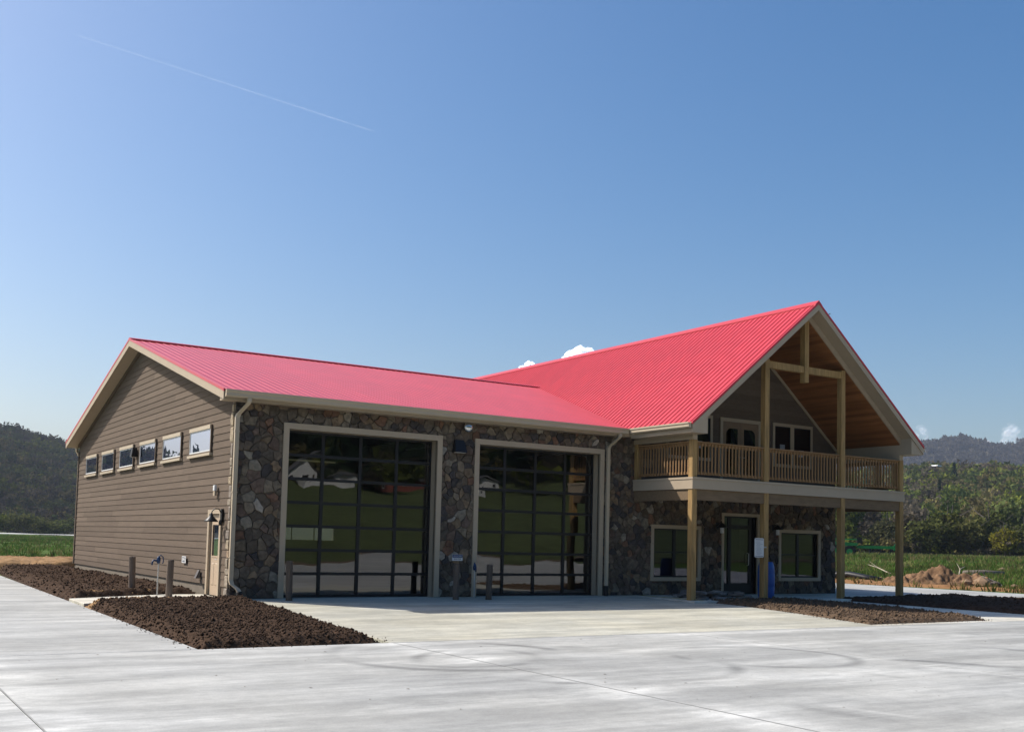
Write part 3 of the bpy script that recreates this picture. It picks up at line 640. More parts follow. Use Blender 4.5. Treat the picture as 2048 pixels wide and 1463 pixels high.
for s in (-1,1):
    e = XC+s*HW
    MB().prism([(e,zm(e)-.07),(XC,ZM-.07),(XC,ZM+.012),(e,zm(e)+.012)],'y',-OP-.025,-OP+.018).build('rake_trim', m_red, mroof)
    MB().prism([(e-s*.02,zm(e)-TM-.02),(XC,ZM-TM-.02),(XC,ZM-.071),(e-s*.02,zm(e)-.071)],'y',-OP-.012,-OP+.019).build('rake_fascia', m_tan, mroof)
    # boxed eave with its return at the gable
    i_ = XC+s*(HW-.62)
    MB().prism([(e-s*.03,ZE-TM-.002),(e-s*.03,ZE-TM-.05),(i_,ZE-TM-.05),(i_,zm(i_)-TM-.002)],'y',-OP+.02,YB-.02 if s>0 else -.40).build('boxed_eave', m_tan, mroof)
    # ceiling build-up, planks, frieze
    cb = MB(); a_, b_ = XC+s*4.60, XC
    cb.prism([(a_,zm(a_)-.45),(b_,ZM-.45),(b_,ZM-TM-.001),(a_,zm(a_)-TM-.001)],'y',-2.74,-.0); cb.build('ceiling_frame', m_tan, mroof)
    run = 4.58; npl = 40
    for k in range(npl):
        t0 = .03+run*k/npl; t1 = .03+run*(k+1)/npl-.008
        xa, xb = XC+s*t0, XC+s*t1
        MB().prism([(xa,zm(xa)-.468),(xb,zm(xb)-.468),(xb,zm(xb)-.452),(xa,zm(xa)-.452)],'y',-2.70,-.02).build('ceiling_plank', m_pine, mroof)
    MB().prism([(XC+s*4.58,zm(XC+s*4.58)-.60),(XC,ZM-.60),(XC,ZM-.469),(XC+s*4.58,zm(XC+s*4.58)-.469)],'y',-.035,-.003).build('frieze_board', m_tan, mroof)
    bx_ = XC+s*(P4-XC)
    MB().box(bx_-.09,bx_+.09,-2.70,-.02,4.62 if s>0 else 4.66,4.80).build('eave_beam', m_tan, mroof)
# left eave of the garage-side boxed eave is short: the porch only
# gutters
def gutter(pts, axis, a, b, parent):
    return MB().prism(pts, axis, a, b).build('gutter', m_gut, parent)
y0 = -OY-.005
gutter([(y0,ZE-.005),(y0,ZE-.19),(y0-.075,ZE-.19),(y0-.10,ZE-.16),(y0-.10,ZE-.09),(y0-.125,ZE-.05),(y0-.125,ZE-.012),(y0-.115,ZE-.012),(y0-.115,ZE-.03),(y0-.01,ZE-.03),(y0-.01,ZE-.005)],'x',-OX+.02,12.06,groof)
y1 = W+OY+.005
gutter([(y1,ZE-.005),(y1,ZE-.17),(y1+.075,ZE-.17),(y1+.125,ZE-.05),(y1+.125,ZE-.012),(y1+.01,ZE-.03)],'x',-OX+.02,12.0,groof)
x0 = XC-HW-.005
gutter([(x0,ZE-.005),(x0,ZE-.17),(x0-.075,ZE-.17),(x0-.10,ZE-.14),(x0-.10,ZE-.09),(x0-.125,ZE-.05),(x0-.125,ZE-.012),(x0-.115,ZE-.012),(x0-.115,ZE-.03),(x0-.01,ZE-.03),(x0-.01,ZE-.005)],'y',-OP+.03,-.52,mroof)
x1 = XC+HW+.005
gutter([(x1,ZE-.005),(x1,ZE-.17),(x1+.075,ZE-.17),(x1+.125,ZE-.05),(x1+.125,ZE-.012),(x1+.01,ZE-.03)],'y',-OP+.03,YB,mroof)
# downspouts (rectangular section swept)
def sweep(pts, w_, d_):
    b = MB(); prof = [(-w_/2,-d_/2),(w_/2,-d_/2),(w_/2,d_/2),(-w_/2,d_/2)]; v = []; f = []
    for i,p in enumerate(pts):
        p = Vector(p)
        for (a,c) in prof: v.append((p.x+a, p.y+c, p.z))
    for i in range(len(pts)-1):
        for k in range(4): f.append((4*i+k,4*i+(k+1)%4,4*i+4+(k+1)%4,4*i+4+k))
    f += [(3,2,1,0),tuple(4*(len(pts)-1)+k for k in range(4))]; return b.add(v,f)
def downspout(x, zb, foot, boot=True):
    p = [(x+.17,-.44,ZE-.18),(x+.17,-.44,ZE-.27),(x+.15,-.40,ZE-.33),(x+.02,-.13,ZE-.56),(x,-.10,ZE-.64),(x,-.10,2.5),(x,-.10,zb+.30)]
    if foot: p += [(x+.02,-.13,zb+.20),(x+.12,-.26,zb+.10),(x+.15,-.30,zb+.04),(x+.15,-.31,zb-.02)]
    d = sweep(p,.105,.08).build('downspout', m_gut, B)
    for zz in (1.0,2.6,4.1): MB().box(x-.062,x+.062,-.145,-.06,zz,zz+.03).build('strap', m_gut, d)
    return d
downspout(0.0,.16,True); downspout(11.59,.0,False)
MB().lathe([(.06,-.02),(.07,.0),(.075,.17),(.06,.2)],12,(.16,-.31)).build('drain_boot', m_black, B); MB().lathe([(.06,-.02),(.07,.0),(.07,.26),(.06,.3)],12,(11.59,-.10)).build('drain_boot', m_black, B)
sweep([(.0,W+.44,4.9),(.0,W+.40,4.75),(.08,W+.10,4.45),(.10,W+.07,3.2),(.10,W+.07,.3)],.09,.08).build('downspout', m_gut, B)

# --- overhead glazed garage doors
def garage_door(x0, x1):
    t = MB(); f_ = .15; yo = -.06   # casing
    t.box(x0-f_,x0,yo,.06,0,DH+f_).box(x1,x1+f_,yo,.06,0,DH+f_).box(x0,x1,yo,.06,DH,DH+f_)
    t.build('door_casing', m_tan, B)
    j = MB(); j.box(x0-.018,x0+.003,.061,.31,0,DH-.003).box(x1-.003,x1+.018,.061,.31,0,DH-.003).box(x0,x1,.061,.31,DH-.003,DH+.018); j.build('door_jamb', m_tan, B)
    d = MB(); yd = .29; cols = 4; rows = 7; cw = (x1-x0)/cols; rh = (DH-.02)/rows; fr = MB()
    for c in range(cols+1):
        xx = x0+c*cw; hw_ = .045; fr.box(max(x0,xx-hw_),min(x1,xx+hw_),yd,yd+.045,.0,DH)
    for r_ in range(rows+1):
        zz = r_*rh; hh = .055 if r_ else .10
        for c in range(cols):
            fr.box(x0+c*cw+.045,x0+(c+1)*cw-.045,yd+.002,yd+.043,max(.005,zz-hh*.7),min(DH,zz+hh*.7))
    o = fr.build('overhead_door', m_black, B)
    for c in range(cols):
        for r_ in range(rows):
            a,b_ = x0+c*cw+.04, x0+(c+1)*cw-.04; zz0, zz1 = r_*rh+.03, (r_+1)*rh-.03; ty = sr.uniform(-.005,.005); tz = sr.uniform(-.003,.003); yg = yd+.028
            MB().add([(a,yg-ty,zz0-0),(b_,yg+ty,zz0),(b_,yg+ty+tz,zz1),(a,yg-ty+tz,zz1)],[(0,1,2,3)]).build('pane', m_glass, o, fix=False)
    tr = MB()
    for xx in (x0+.04,x1-.04): tr.tube([(xx,.42,.05),(xx,.42,DH-.4),(xx,.6,DH-.05),(xx,1.2,DH+.1),(xx,4.6,DH+.12)],.025,6)
    tr.build('door_track', m_galv, o)
garage_door(*D1); garage_door(*D2)

# --- gable windows
for i in range(6):
    y0, y1 = 1.86+i*2.785, 3.86+i*2.785; z0, z1 = 3.64, 4.44; s = MB(); b = .10
    b = .055
    s.box(-.045,-.002,y0,y0+b,z0+.06,z1).box(-.045,-.002,y1-b,y1,z0+.06,z1).box(-.043,-.002,y0+b,y1-b,z0+.06,z0+b+.05)
    o = s.build('window', m_side, B); MB().box(-.06,-.002,y0+b,y1-b,z1-.10,z1).build('head_casing', m_gut, o); MB().box(-.075,-.002,y0-.03,y1+.03,z0-.01,z0+.059).build('sill', m_gut, o)
    f = MB(); e = .035
    f.box(-.036,-.004,y0+b,y0+b+e,z0+b+.05,z1-.1).box(-.036,-.004,y1-b-e,y1-b,z0+b+.05,z1-.1).box(-.036,-.004,y0+b+e,y1-b-e,z1-.1-e,z1-.1).box(-.036,-.004,y0+b+e,y1-b-e,z0+b+.05,z0+b+.05+e); f.build('sash', m_white, o)
    a_, b_ = y0+b+e, y1-b-e; t = sr.uniform(-.004,.004); zz0, zz1 = z0+b+.08, z1-.1-e
    MB().add([(-.026+t,a_,zz0),(-.026-t,b_,zz0),(-.026-t,b_,zz1),(-.026+t,a_,zz1)],[(0,1,2,3)]).build('pane', m_glass2, o, fix=False)
    MB().box(-.012,-.006,a_,b_,zz0,zz1).build('dark_backing', m_dark, o)  # dark sheet behind the pane, its colour standing for the unlit room

# --- beige side door
s = MB(); s.box(-.035,.03,DY0-.14,DY0-.012,.0,2.20).box(-.035,.03,DY1+.012,DY1+.14,0,2.20).box(-.035,.03,DY0-.012,DY1+.012,2.09,2.20)
dr = s.build('side_door_casing', m_tan, B)
lf = MB(); lf.box(.035,.075,DY0,DY1,.015,1.00).box(.035,.075,DY0,DY0+.14,1.0,2.07).box(.035,.075,DY1-.14,DY1,1.0,2.07).box(.035,.075,DY0+.14,DY1-.14,1.83,2.07)
lf = lf.build('door_leaf', m_door, dr)
for (a,b_) in ((DY0+.14,DY0+.36),(DY1-.36,DY1-.14)):
    MB().add([(.034,a,.26),(.034,b_,.26),(.034,b_,.84),(.034,a,.84),(.022,a+.03,.29),(.022,b_-.03,.29),(.022,b_-.03,.81),(.022,a+.03,.81)],[(0,1,5,4),(1,2,6,5),(2,3,7,6),(3,0,4,7),(4,5,6,7)]).build('raised_panel', m_door, dr)
gl = MB(); gl.box(.024,.036,DY0+.12,DY0+.15,.98,1.85).box(.024,.036,DY1-.15,DY1-.12,.98,1.85).box(.024,.036,DY0+.15,DY1-.15,.98,1.02).box(.024,.036,DY0+.15,DY1-.15,1.81,1.85); gl.build('glazing_bead', m_door, dr)
MB().add([(.045,DY0+.15,1.02),(.045,DY1-.15,1.02),(.045,DY1-.15,1.81),(.045,DY0+.15,1.81)],[(0,1,2,3)]).build('pane', m_glass2, dr, fix=False)
MB().box(.06,.065,DY0+.14,DY1-.14,1.0,1.83).build('dark_backing', m_dark, dr)  # dark backing stands in for the shade indoors behind the door glass
MB().tube([(.03,DY0+.07,.93),(-.03,DY0+.07,.93),(-.035,DY0+.08,.93),(-.035,DY0+.20,.93)],.011,8).build('door_handle', m_galv, dr); MB().tube([(.03,DY0+.07,1.07),(.0,DY0+.07,1.07)],.03,10).build('deadbolt', m_galv, dr)

# --- porch: posts, balcony, railings, truss
PS = .095
def zc(x): return zm(x)-.46
for i,(px, zt_) in enumerate(((P1,4.66),(P2,zc(P2-PS) if True else 0),(P3,zc(P3+PS)),(P4,4.62))):
    MB().bbox(px-PS,px+PS,-PB-PS,-PB+PS,0.0,zt_,.008).build('porch_post', m_wood, B)
MB().bbox(P1-PS,P1+PS,-.20,-.06,3.56,4.66,.008).build('porch_post', m_wood, B); MB().bbox(P4-PS,P4+PS,-.20,-.06,3.56,4.62,.008).build('porch_post', m_wood, B)
tr_ = MB(); tr_.box(P2+PS,P3-PS,-PB-.075,-PB+.075,7.10,7.31); tr_.build('collar_beam', m_wood, B)
MB().prism([(XC-.095,6.80),(XC+.095,6.80),(XC+.095,zm(XC+.095)-.47),(XC,ZM-.47),(XC-.095,zm(XC-.095)-.47)],'y',-PB-.098,-PB+.098).build('king_post', m_wood, B)
BX0, BX1, BYF = P1-.115, P4+.115, -PB-.115
bal = MB().box(BX0+.03,BX1-.03,BYF+.03,-.0,3.40,3.545).build('balcony_floor', M('low_bounce_decking',(.12,.10,.08),.85,.2,3,(1,6,1)), B)  # unseen deck top coloured dark to cut light bounced into the porch
f = MB(); f.box(BX0,BX1,BYF-.005,BYF+.025,3.22,3.50).box(BX0-.018,BX1+.018,BYF-.025,BYF+.024,3.501,3.565).box(BX0,BX0+.025,BYF+.026,-.04,3.22,3.50).box(BX0-.018,BX0+.024,BYF+.026,-.04,3.501,3.565).box(BX1-.025,BX1,BYF+.026,-.04,3.22,3.50).box(BX1-.024,BX1+.018,BYF+.026,-.04,3.501,3.565)
f.build('balcony_fascia', m_tan, B)
f = MB(); f.box(BX0+.04,BX1-.04,-PB-.07,-PB+.07,2.90,3.215).box(P1-.07,P1+.07,-PB+.072,-.05,2.90,3.215).box(P4-.07,P4+.07,-PB+.072,-.05,2.90,3.215); f.build('balcony_beam', M('shade_toned_beam',(.20,.135,.075),.8,.2,3,(1,5,5)), B)  # beam wood darkened beyond the posts; its deeper shade is in the colour
MB().box(P1+.072,P4-.072,-PB+.072,-.05,3.16,3.20).build('porch_soffit', m_tan, B)
def railing(p, q_, nb):
    p, q_ = Vector(p), Vector(q_); d = (q_-p); n = d.normalized(); perp = Vector((-n.y,n.x,0))
    if perp.y > 0 or (abs(perp.y) < .1 and perp.x*(1 if p.x > XC else -1) < 0): perp = -perp
    r_ = MB(); r_.bar(p+Vector((0,0,4.60)),q_+Vector((0,0,4.60)),.14,.038); r_.bar(p+Vector((0,0,4.535)),q_+Vector((0,0,4.535)),.038,.088); r_.bar(p+Vector((0,0,3.69)),q_+Vector((0,0,3.69)),.038,.085)
    r_ = r_.build('railing', m_rail, B)
    c = MB(); c.box(-.0175,.0175,-.0175,.0175,3.66,4.56); me = c.mesh('baluster', m_rail)
    for i in range(nb):
        pos = p+d*((i+.5)/nb)+perp*.037; o = link('baluster', me, r_, pos); o.rotation_euler = (0,0,math.atan2(n.y,n.x))
railing((P1+PS,-PB,0),(P2-PS,-PB,0),20); railing((P2+PS,-PB,0),(P3-PS,-PB,0),24); railing((P3+PS,-PB,0),(P4-PS,-PB,0),20)
railing((P1,-.20,0),(P1,-PB+PS,0),18); railing((P4,-.20,0),(P4,-PB+PS,0),18)
# --- upper wall behind the balcony: lap siding, French doors, two window pairs
MB().prism([(WX0,3.3),(WX1,3.3),(WX1,zm(WX1)-.46),(XC,ZM-.46),(WX0,zm(WX0)-.46)],'y',.03,.2).build('upper_wall', m_side, B)
uw = bpy.data.objects['upper_wall']; z = 3.56
while z < ZM-.75:
    h0 = min(4.58,(ZM-.47-z)/SM); h1 = min(4.58,(ZM-.47-z-EXPO)/SM)
    if h1 < .1: break
    board(uw, z, (XC-h0,XC-h1), (XC+h0,XC+h1), None, m_side, 'y', .029, -1); z += EXPO
def upper_window(x0):
    s = MB(); z0, z1 = 4.35, 5.86
    s.box(x0,x0+.10,-.035,-.0,z0,z1).box(x0+1.88,x0+1.98,-.035,0,z0,z1).box(x0+.86,x0+1.04,-.035,0,z0,z1-.11).box(x0+.10,x0+1.88,-.035,0,z1-.11,z1).box(x0+.10,x0+.86,-.035,0,z0,z0+.1).box(x0+1.04,x0+1.88,-.035,0,z0,z0+.1)
    o = s.build('window', m_tan, B)
    for a in (x0+.10,x0+1.04):
        b_ = a+(.76 if a < x0+.5 else .84)
        MB().add([(a,-.012,z0+.1),(b_,-.012,z0+.1),(b_,-.012,z1-.11),(a,-.012,z1-.11)],[(0,1,2,3)]).build('pane', m_glass2, o, fix=False)
        MB().box(a,b_,-.006,-.003,z0+.1,z1-.11).build('dark_backing', m_black, o)  # black backing; the indoor darkness is put into its colour
        e = MB(); e.box(a,a+.035,-.02,-.001,z0+.1,z1-.11).box(b_-.035,b_,-.02,-.001,z0+.1,z1-.11).box(a+.035,b_-.035,-.02,-.001,z1-.145,z1-.11); e.build('sash', m_black, o)
        MB().box(a+.26,a+.5,-.016,-.0135,4.75+(.15 if a<x0+.5 else 0),4.98+(.15 if a<x0+.5 else 0)).build('sticker', M('sticker_grey',(.35,.35,.36),.7), o)
upper_window(13.99); upper_window(18.77)
s = MB(); s.box(16.31,16.43,-.035,0,3.57,5.84).box(18.07,18.19,-.035,0,3.57,5.84).box(16.43,18.07,-.035,0,5.72,5.84); fd = s.build('french_door', m_tan, B)
for (a,b_,fl) in ((16.435,17.245,0),(17.255,18.065,1)):
    MB().box(a,b_,-.022,-.002,3.58,5.715).build('door_leaf', M('brown_door',(.25,.165,.10),.5,.1,3), fd)
    g0,g1 = a+.14, b_-.14; zt_ = 5.50; pts = [(g0,3.95),(g1,3.95)]
    arc = [(math.cos(t)*.22,math.sin(t)*.22) for t in np.linspace(0,math.pi/2,7)]
    if fl: pts += [(g1-.22+c,zt_-.22+d) for c,d in arc]+[(g0,zt_)]
    else: pts += [(g1,zt_)]+[(g0+.22-c,zt_-.22+d) for c,d in reversed(arc)]
    MB().prism(pts,'y',-.024,-.0225).build('pane', glass('door_lite',1.6,(.08,.09,.1)), fd)
    MB().tube([(17.19+.12*fl,-.02,4.55),(17.19+.12*fl,-.07,4.55),(17.19-.10+.32*fl,-.07,4.55)],.01,6).build('door_handle', m_galv, fd)
# --- ground floor entrance and windows
def low_window(x0, x1, z0, z1):
    s = MB(); c = .12; s.box(x0-c,x0,-.05,.10,z0-c,z1+c).box(x1,x1+c,-.05,.10,z0-c,z1+c).box(x0,x1,-.05,.10,z1,z1+c).box(x0,x1,-.065,.10,z0-c,z0)
    o = s.build('window', m_tan, B); mx = (x0+x1)/2; mz = (z0+z1)/2+.02; f = MB()
    f.box(x0,x0+.04,.06,.12,z0,z1).box(x1-.04,x1,.06,.12,z0,z1).box(mx-.055,mx+.055,.06,.12,z0,z1).box(x0+.04,mx-.055,.062,.118,z1-.04,z1).box(mx+.055,x1-.04,.062,.118,z1-.04,z1).box(x0+.04,mx-.055,.062,.118,z0,z0+.05).box(mx+.055,x1-.04,.062,.118,z0,z0+.05).box(x0+.04,mx-.055,.064,.116,mz-.022,mz+.022).box(mx+.055,x1-.04,.064,.116,mz-.022,mz+.022)
    f.build('sash', m_black, o)
    for a,b_ in ((x0+.04,mx-.055),(mx+.055,x1-.04)):
        for c0,c1 in ((z0+.05,mz-.022),(mz+.022,z1-.04)):
            yg = .088; MB().add([(a,yg,c0),(b_,yg,c0),(b_,yg,c1),(a,yg,c1)],[(0,1,2,3)]).build('pane', m_glass2, o, fix=False)
low_window(*WL); low_window(*WR)
s = MB(); x0, x1, zt_ = LD; c = .10
s.box(x0-c,x0,-.045,.12,0,zt_+c).box(x1,x1+c,-.045,.12,0,zt_+c).box(x0,x1,-.045,.12,zt_,zt_+c); en = s.build('entrance_casing', m_tan, B)
f = MB(); f.box(x0,x0+.05,.10,.16,.0,zt_).box(x1-.05,x1,.10,.16,0,zt_).box(16.83,16.97,.10,.16,0,zt_).box(17.80,17.92,.10,.16,0,zt_).box(16.97,17.80,.102,.158,2.16,2.30).box(x0+.05,16.83,.102,.158,zt_-.05,zt_).box(16.97,17.80,.102,.158,zt_-.05,zt_).box(17.92,x1-.05,.102,.158,zt_-.05,zt_).box(x0+.05,16.83,.102,.158,0,.34).box(17.92,x1-.05,.102,.158,0,.34).box(16.97,17.80,.104,.156,.0,.36)
f.build('entrance_frame', m_black, en)
for a,b_,c0,c1 in ((x0+.05,16.83,.34,zt_-.05),(17.92,x1-.05,.34,zt_-.05),(16.97,17.80,.36,2.16),(16.97,17.80,2.30,zt_-.05)):
    MB().add([(a,.13,c0),(b_,.13,c0),(b_,.13,c1),(a,.13,c1)],[(0,1,2,3)]).build('pane', m_glass2, en, fix=False)
MB().tube([(17.72,.10,.95),(17.72,.03,.97),(17.72,.03,1.35),(17.72,.10,1.37)],.014,8).build('door_handle', m_galv, en)

# ================================================================== fixtures and small things
def lantern(x, label):
    t = thing('wall_lantern', (x,-.05,2.0), label, 'lamp', 'black wall lanterns by the entrance')
    MB().box(-.05,.05,-.0,.03,.12,.36).build('back_plate', m_black, t)
    MB().tube([(0,0,.3),(0,-.14,.36),(0,-.2,.33)],.012,8).build('arm', m_black, t)
    MB().lathe([(.02,.34),(.05,.32),(.19,.20),(.19,.185),(.02,.19)],16,(0,-.2)).build('shade', m_black, t)
    MB().lathe([(.05,.0),(.06,.02),(.06,.17),(.04,.18)],12,(0,-.2)).build('lamp_glass', m_white, t)
lantern(16.22, 'black wall lantern on the stone left of the entrance door'); lantern(18.80, 'black wall lantern on the stone right of the entrance door')
t = thing('barn_lamp', (-.03,.72,1.85), 'black gooseneck barn lamp above the beige side door', 'lamp')
MB().box(-.02,.03,-.06,.06,.02,.36).build('back_plate', m_black, t)
MB().tube([(-.02,0,.26),(-.07,.0,.35),(-.17,.0,.36),(-.24,.0,.30),(-.26,0,.22)],.014,8).build('arm', m_black, t)
MB().lathe([(.025,.25),(.04,.22),(.05,.17),(.12,.10),(.165,.05),(.17,.03),(.16,.03),(.05,.14)],20,(-.26,0)).build('shade', m_black, t, True)
MB().lathe([(.02,.04),(.045,.06),(.045,.11),(.02,.14)],10,(-.26,0)).build('bulb', m_white, t)
MB().lathe([(.03,-.06),(.045,-.03),(.045,.05),(.03,.08)],10,(-.08,-.18)).build('sensor', m_black, t)
t = thing('flood_lamp', (6.34,-.03,4.0), 'black box shaped wall lamp between the garage doors', 'lamp')
MB().add([(-.19,-.20,0),(.19,-.20,0),(.19,0,0),(-.19,0,0),(-.14,-.08,.35),(.14,-.08,.35),(.14,0,.35),(-.14,0,.35)],[(0,3,2,1),(4,5,6,7),(0,1,5,4),(1,2,6,5),(2,3,7,6),(3,0,4,7)]).build('housing', m_black, t)
MB().box(-.15,.15,-.17,-.04,-.008,.0).build('lens', m_white, t)
t = thing('alarm_bell', (6.60,-.05,4.60), 'round silver domed bell under the garage eave', 'bell')
MB().tube([(0,.03,.13),(0,-.06,.13)],.06,12).build('bracket', m_galv, t)
v = MB(); n = 20
pr = [(.145,-.07),(.147,-.085),(.135,-.115),(.10,-.145),(.05,-.16),(.01,-.163)]
vv = [(r_*math.cos(2*math.pi*k/n), yv, .13+r_*math.sin(2*math.pi*k/n)) for r_,yv in pr for k in range(n)]
v.add(vv,[(i*n+k,i*n+(k+1)%n,(i+1)*n+(k+1)%n,(i+1)*n+k) for i in range(len(pr)-1) for k in range(n)]+[tuple(range((len(pr)-1)*n,len(pr)*n)), tuple(range(n))])
v.build('dome', M('bell_chrome',(.62,.64,.66),.18,.03,3,metal=.9), t, True)
t = thing('speaker_box', (-.03,9.9,4.0), 'black box fixture between two high windows on the siding', 'fixture')
MB().add([(-.17,-.12,0),(-.17,.12,0),(0,.12,0),(0,-.12,0),(-.13,-.11,.30),(-.13,.11,.30),(0,.11,.30),(0,-.11,.30)],[(0,1,2,3),(4,7,6,5),(0,4,5,1),(1,5,6,2),(2,6,7,3),(3,7,4,0)]).build('housing', m_black, t)
MB().box(-.15,-.03,-.10,.10,-.008,0).build('lens', m_white, t)
t = thing('exit_light', (-.03,1.25,2.55), 'slim white fixture on the siding above the side door', 'fixture')
MB().bbox(-.06,.0,-.07,.07,.0,.13,.01).build('lower_cover', m_tan, t); MB().bbox(-.07,.0,-.065,.065,.131,.27,.01).build('upper_cover', m_white, t)
t = thing('dryer_vent', (-.03,2.42,.40), 'dark hooded vent on the siding beside the side door', 'vent')
MB().add([(-.11,-.08,0),(-.11,.08,0),(0,.09,0),(0,-.09,0),(-.02,-.08,.22),(-.02,.08,.22),(0,.09,.22),(0,-.09,.22)],[(4,7,6,5),(0,4,5,1),(1,5,6,2),(3,7,4,0)]).build('hood', M('vent_bronze',(.10,.085,.075),.5), t)
MB().box(-.008,-.001,-.08,.08,.0,.20).build('opening', m_black, t)
def text(body, size, loc, rot, mat, parent, name='lettering'):
    c = bpy.data.curves.new(name,'FONT'); c.body = body; c.size = size; c.align_x = 'CENTER'; c.align_y = 'CENTER'; c.extrude = .0008; c.materials.append(mat)
    tmp = bpy.data.objects.new('tmp', c); COL.objects.link(tmp); bpy.context.view_layer.update(); me = bpy.data.meshes.new_from_object(tmp.evaluated_get(bpy.context.evaluated_depsgraph_get())); bpy.data.objects.remove(tmp)
    me.materials.clear(); me.materials.append(mat); o = link(name, me, parent, loc); o.rotation_euler = rot; return o
def water_sign(name, loc, rz, w_, h_, label):
    t = thing(name, loc, label, 'sign', None, rz)
    MB().box(-w_/2,w_/2,-.012,.0,0,h_).build('panel', m_white, t)
    MB().box(-w_/2+.004,w_/2-.004,-.0135,-.0125,h_*.52,h_-.004).build('header', m_blueprint, t)
    text('NON-POTABLE', h_*.235*(1 if w_>.3 else .72), (0,-.015,h_*.76), (R(90),0,0), m_white, t); text('WATER', h_*.40*(1 if w_>.3 else .72), (0,-.0145,h_*.26), (R(90),0,0), m_ink, t)
    return t
water_sign('water_sign', (6.385,-.07,1.0), 0, .33, .17, 'small blue and white water sign on stone between the garage doors')
t = thing('wall_notice', (-.035,3.85,.78), 'small white notice with dark print on the brown siding', 'sign', None, R(-90))
MB().box(-.19,.19,-.008,0,.08,.165).build('panel', m_white, t); MB().box(-.19,.19,-.008,0,-.02,.07).build('panel', m_white, t)
text('NON-POTABLE', .045, (0,-.011,.122), (R(90),0,0), m_ink, t); text('WATER', .07, (0,-.011,.025), (R(90),0,0), m_ink, t)
def bollard(x, y, h, label, lean=(0,0)):
    n = 12; v = MB(); r0 = .085
    prof = [(r0*1.02,-.1),(r0,.0),(r0*.98,h*.5),(r0*.97,h-.02),(r0*.86,h)]
    v.lathe(prof, n); v.v = [(a*(1+sr.uniform(-.05,.05)),b_*(1+sr.uniform(-.05,.05)),c+(sr.uniform(-.008,.008) if c > h-.03 else 0)) for a,b_,c in v.v]
    o = v.build('wooden_bollard', m_bollard, None, False); o.location = onslope(x,y); o.rotation_euler = (lean[0],lean[1],sr.uniform(0,6)); return tag(o, label, 'bollard', 'wooden bollards around the garage')
bollard(-1.74,2.37,.95,'wooden bollard farthest along the brown sided wall',(.02,.02)); bollard(-1.31,.50,.93,'wooden bollard at the end of the side walk',(.0,.03))
bollard(1.23,-.84,.97,'weathered grey bollard before the first garage door',(.0,.02)); bollard(5.76,-1.13,.95,'dark bollard under the water sign',(0,0)); bollard(6.70,-1.27,.95,'dark bollard before the second garage door',(0,.01))
def hydrant(x, y, h, mat, label, rz):
    t = thing('yard_hydrant', onslope(x,y), label, 'hydrant', 'yard hydrants', rz)
    MB().tube([(0,0,-.1),(.0,0,h*.5),(0.01,0,h)],.02,8).build('riser', m_galv, t)
    MB().lathe([(.03,h-.02),(.045,h),(.05,h+.08),(.035,h+.14),(.02,h+.16)],10).build('head', mat, t, True)
    MB().tube([(-.03,0,h+.05),(-.12,0,h+.06),(-.15,0,h+.02),(-.16,0,h-.06)],[.026,.024,.022,.02],8).build('spout', mat, t, True)
    MB().tube([(0,0,h+.15),(.05,0,h+.19),(.11,0,h+.14),(.12,0,h+.03),(.10,0,h-.02)],.014,8).build('lever', mat, t, True)
hydrant(-1.30,1.62,.82,m_hydb,'blue headed yard hydrant between bollards by the side wall',R(0)); hydrant(6.63,-.62,.78,m_hydb,'thin silver pipe hydrant before the second garage door',R(70))
t = thing('water_barrel', (16.22,-2.2,0), 'blue plastic barrel behind a porch post', 'barrel')
MB().lathe([(.20,0.01),(.235,.03),(.25,.12),(.262,.34),(.255,.36),(.262,.38),(.268,.58),(.262,.76),(.255,.78),(.262,.80),(.245,1.0),(.215,1.08),(.205,1.13),(.19,1.13),(.19,1.10)],24).build('drum', m_blue, t, True)
for a in (0,2.6): MB().lathe([(.035,1.095),(.035,1.125),(.025,1.13)],10,(.11*math.cos(a),.11*math.sin(a))).build('bung', m_blue, t)
t = thing('notice_board', (15.30,-2.78,1.27), 'white lined notice sheet fixed to a porch post', 'sign')
b = MB(); c = .03; w_, h_ = .19, .58
b.prism([(-w_+c,0),(w_-c,0),(w_,c),(w_,h_-c),(w_-c,h_),(-w_+c,h_),(-w_,h_-c),(-w_,c)],'y',-.015,0); b.build('panel', m_white, t)
b = MB(); b.box(-w_+.03,w_-.03,-.018,-.0155,h_-.05,h_-.035).box(-w_+.03,w_-.03,-.018,-.0155,.03,.042); b.build('clamp_strip', m_ink, t)
mg = M('grey_ink',(.33,.33,.34),.8)
for k in range(11):
    zz = .09+k*.038; MB().box(-w_+.05+sr.uniform(0,.03),w_-.05-sr.uniform(0,.12),-.0165,-.0155,zz,zz+.008).build('print_line', mg, t)
MB().box(w_,w_+.12,-.01,.0,h_*.5,h_*.5+.04).build('bracket', m_galv, t)
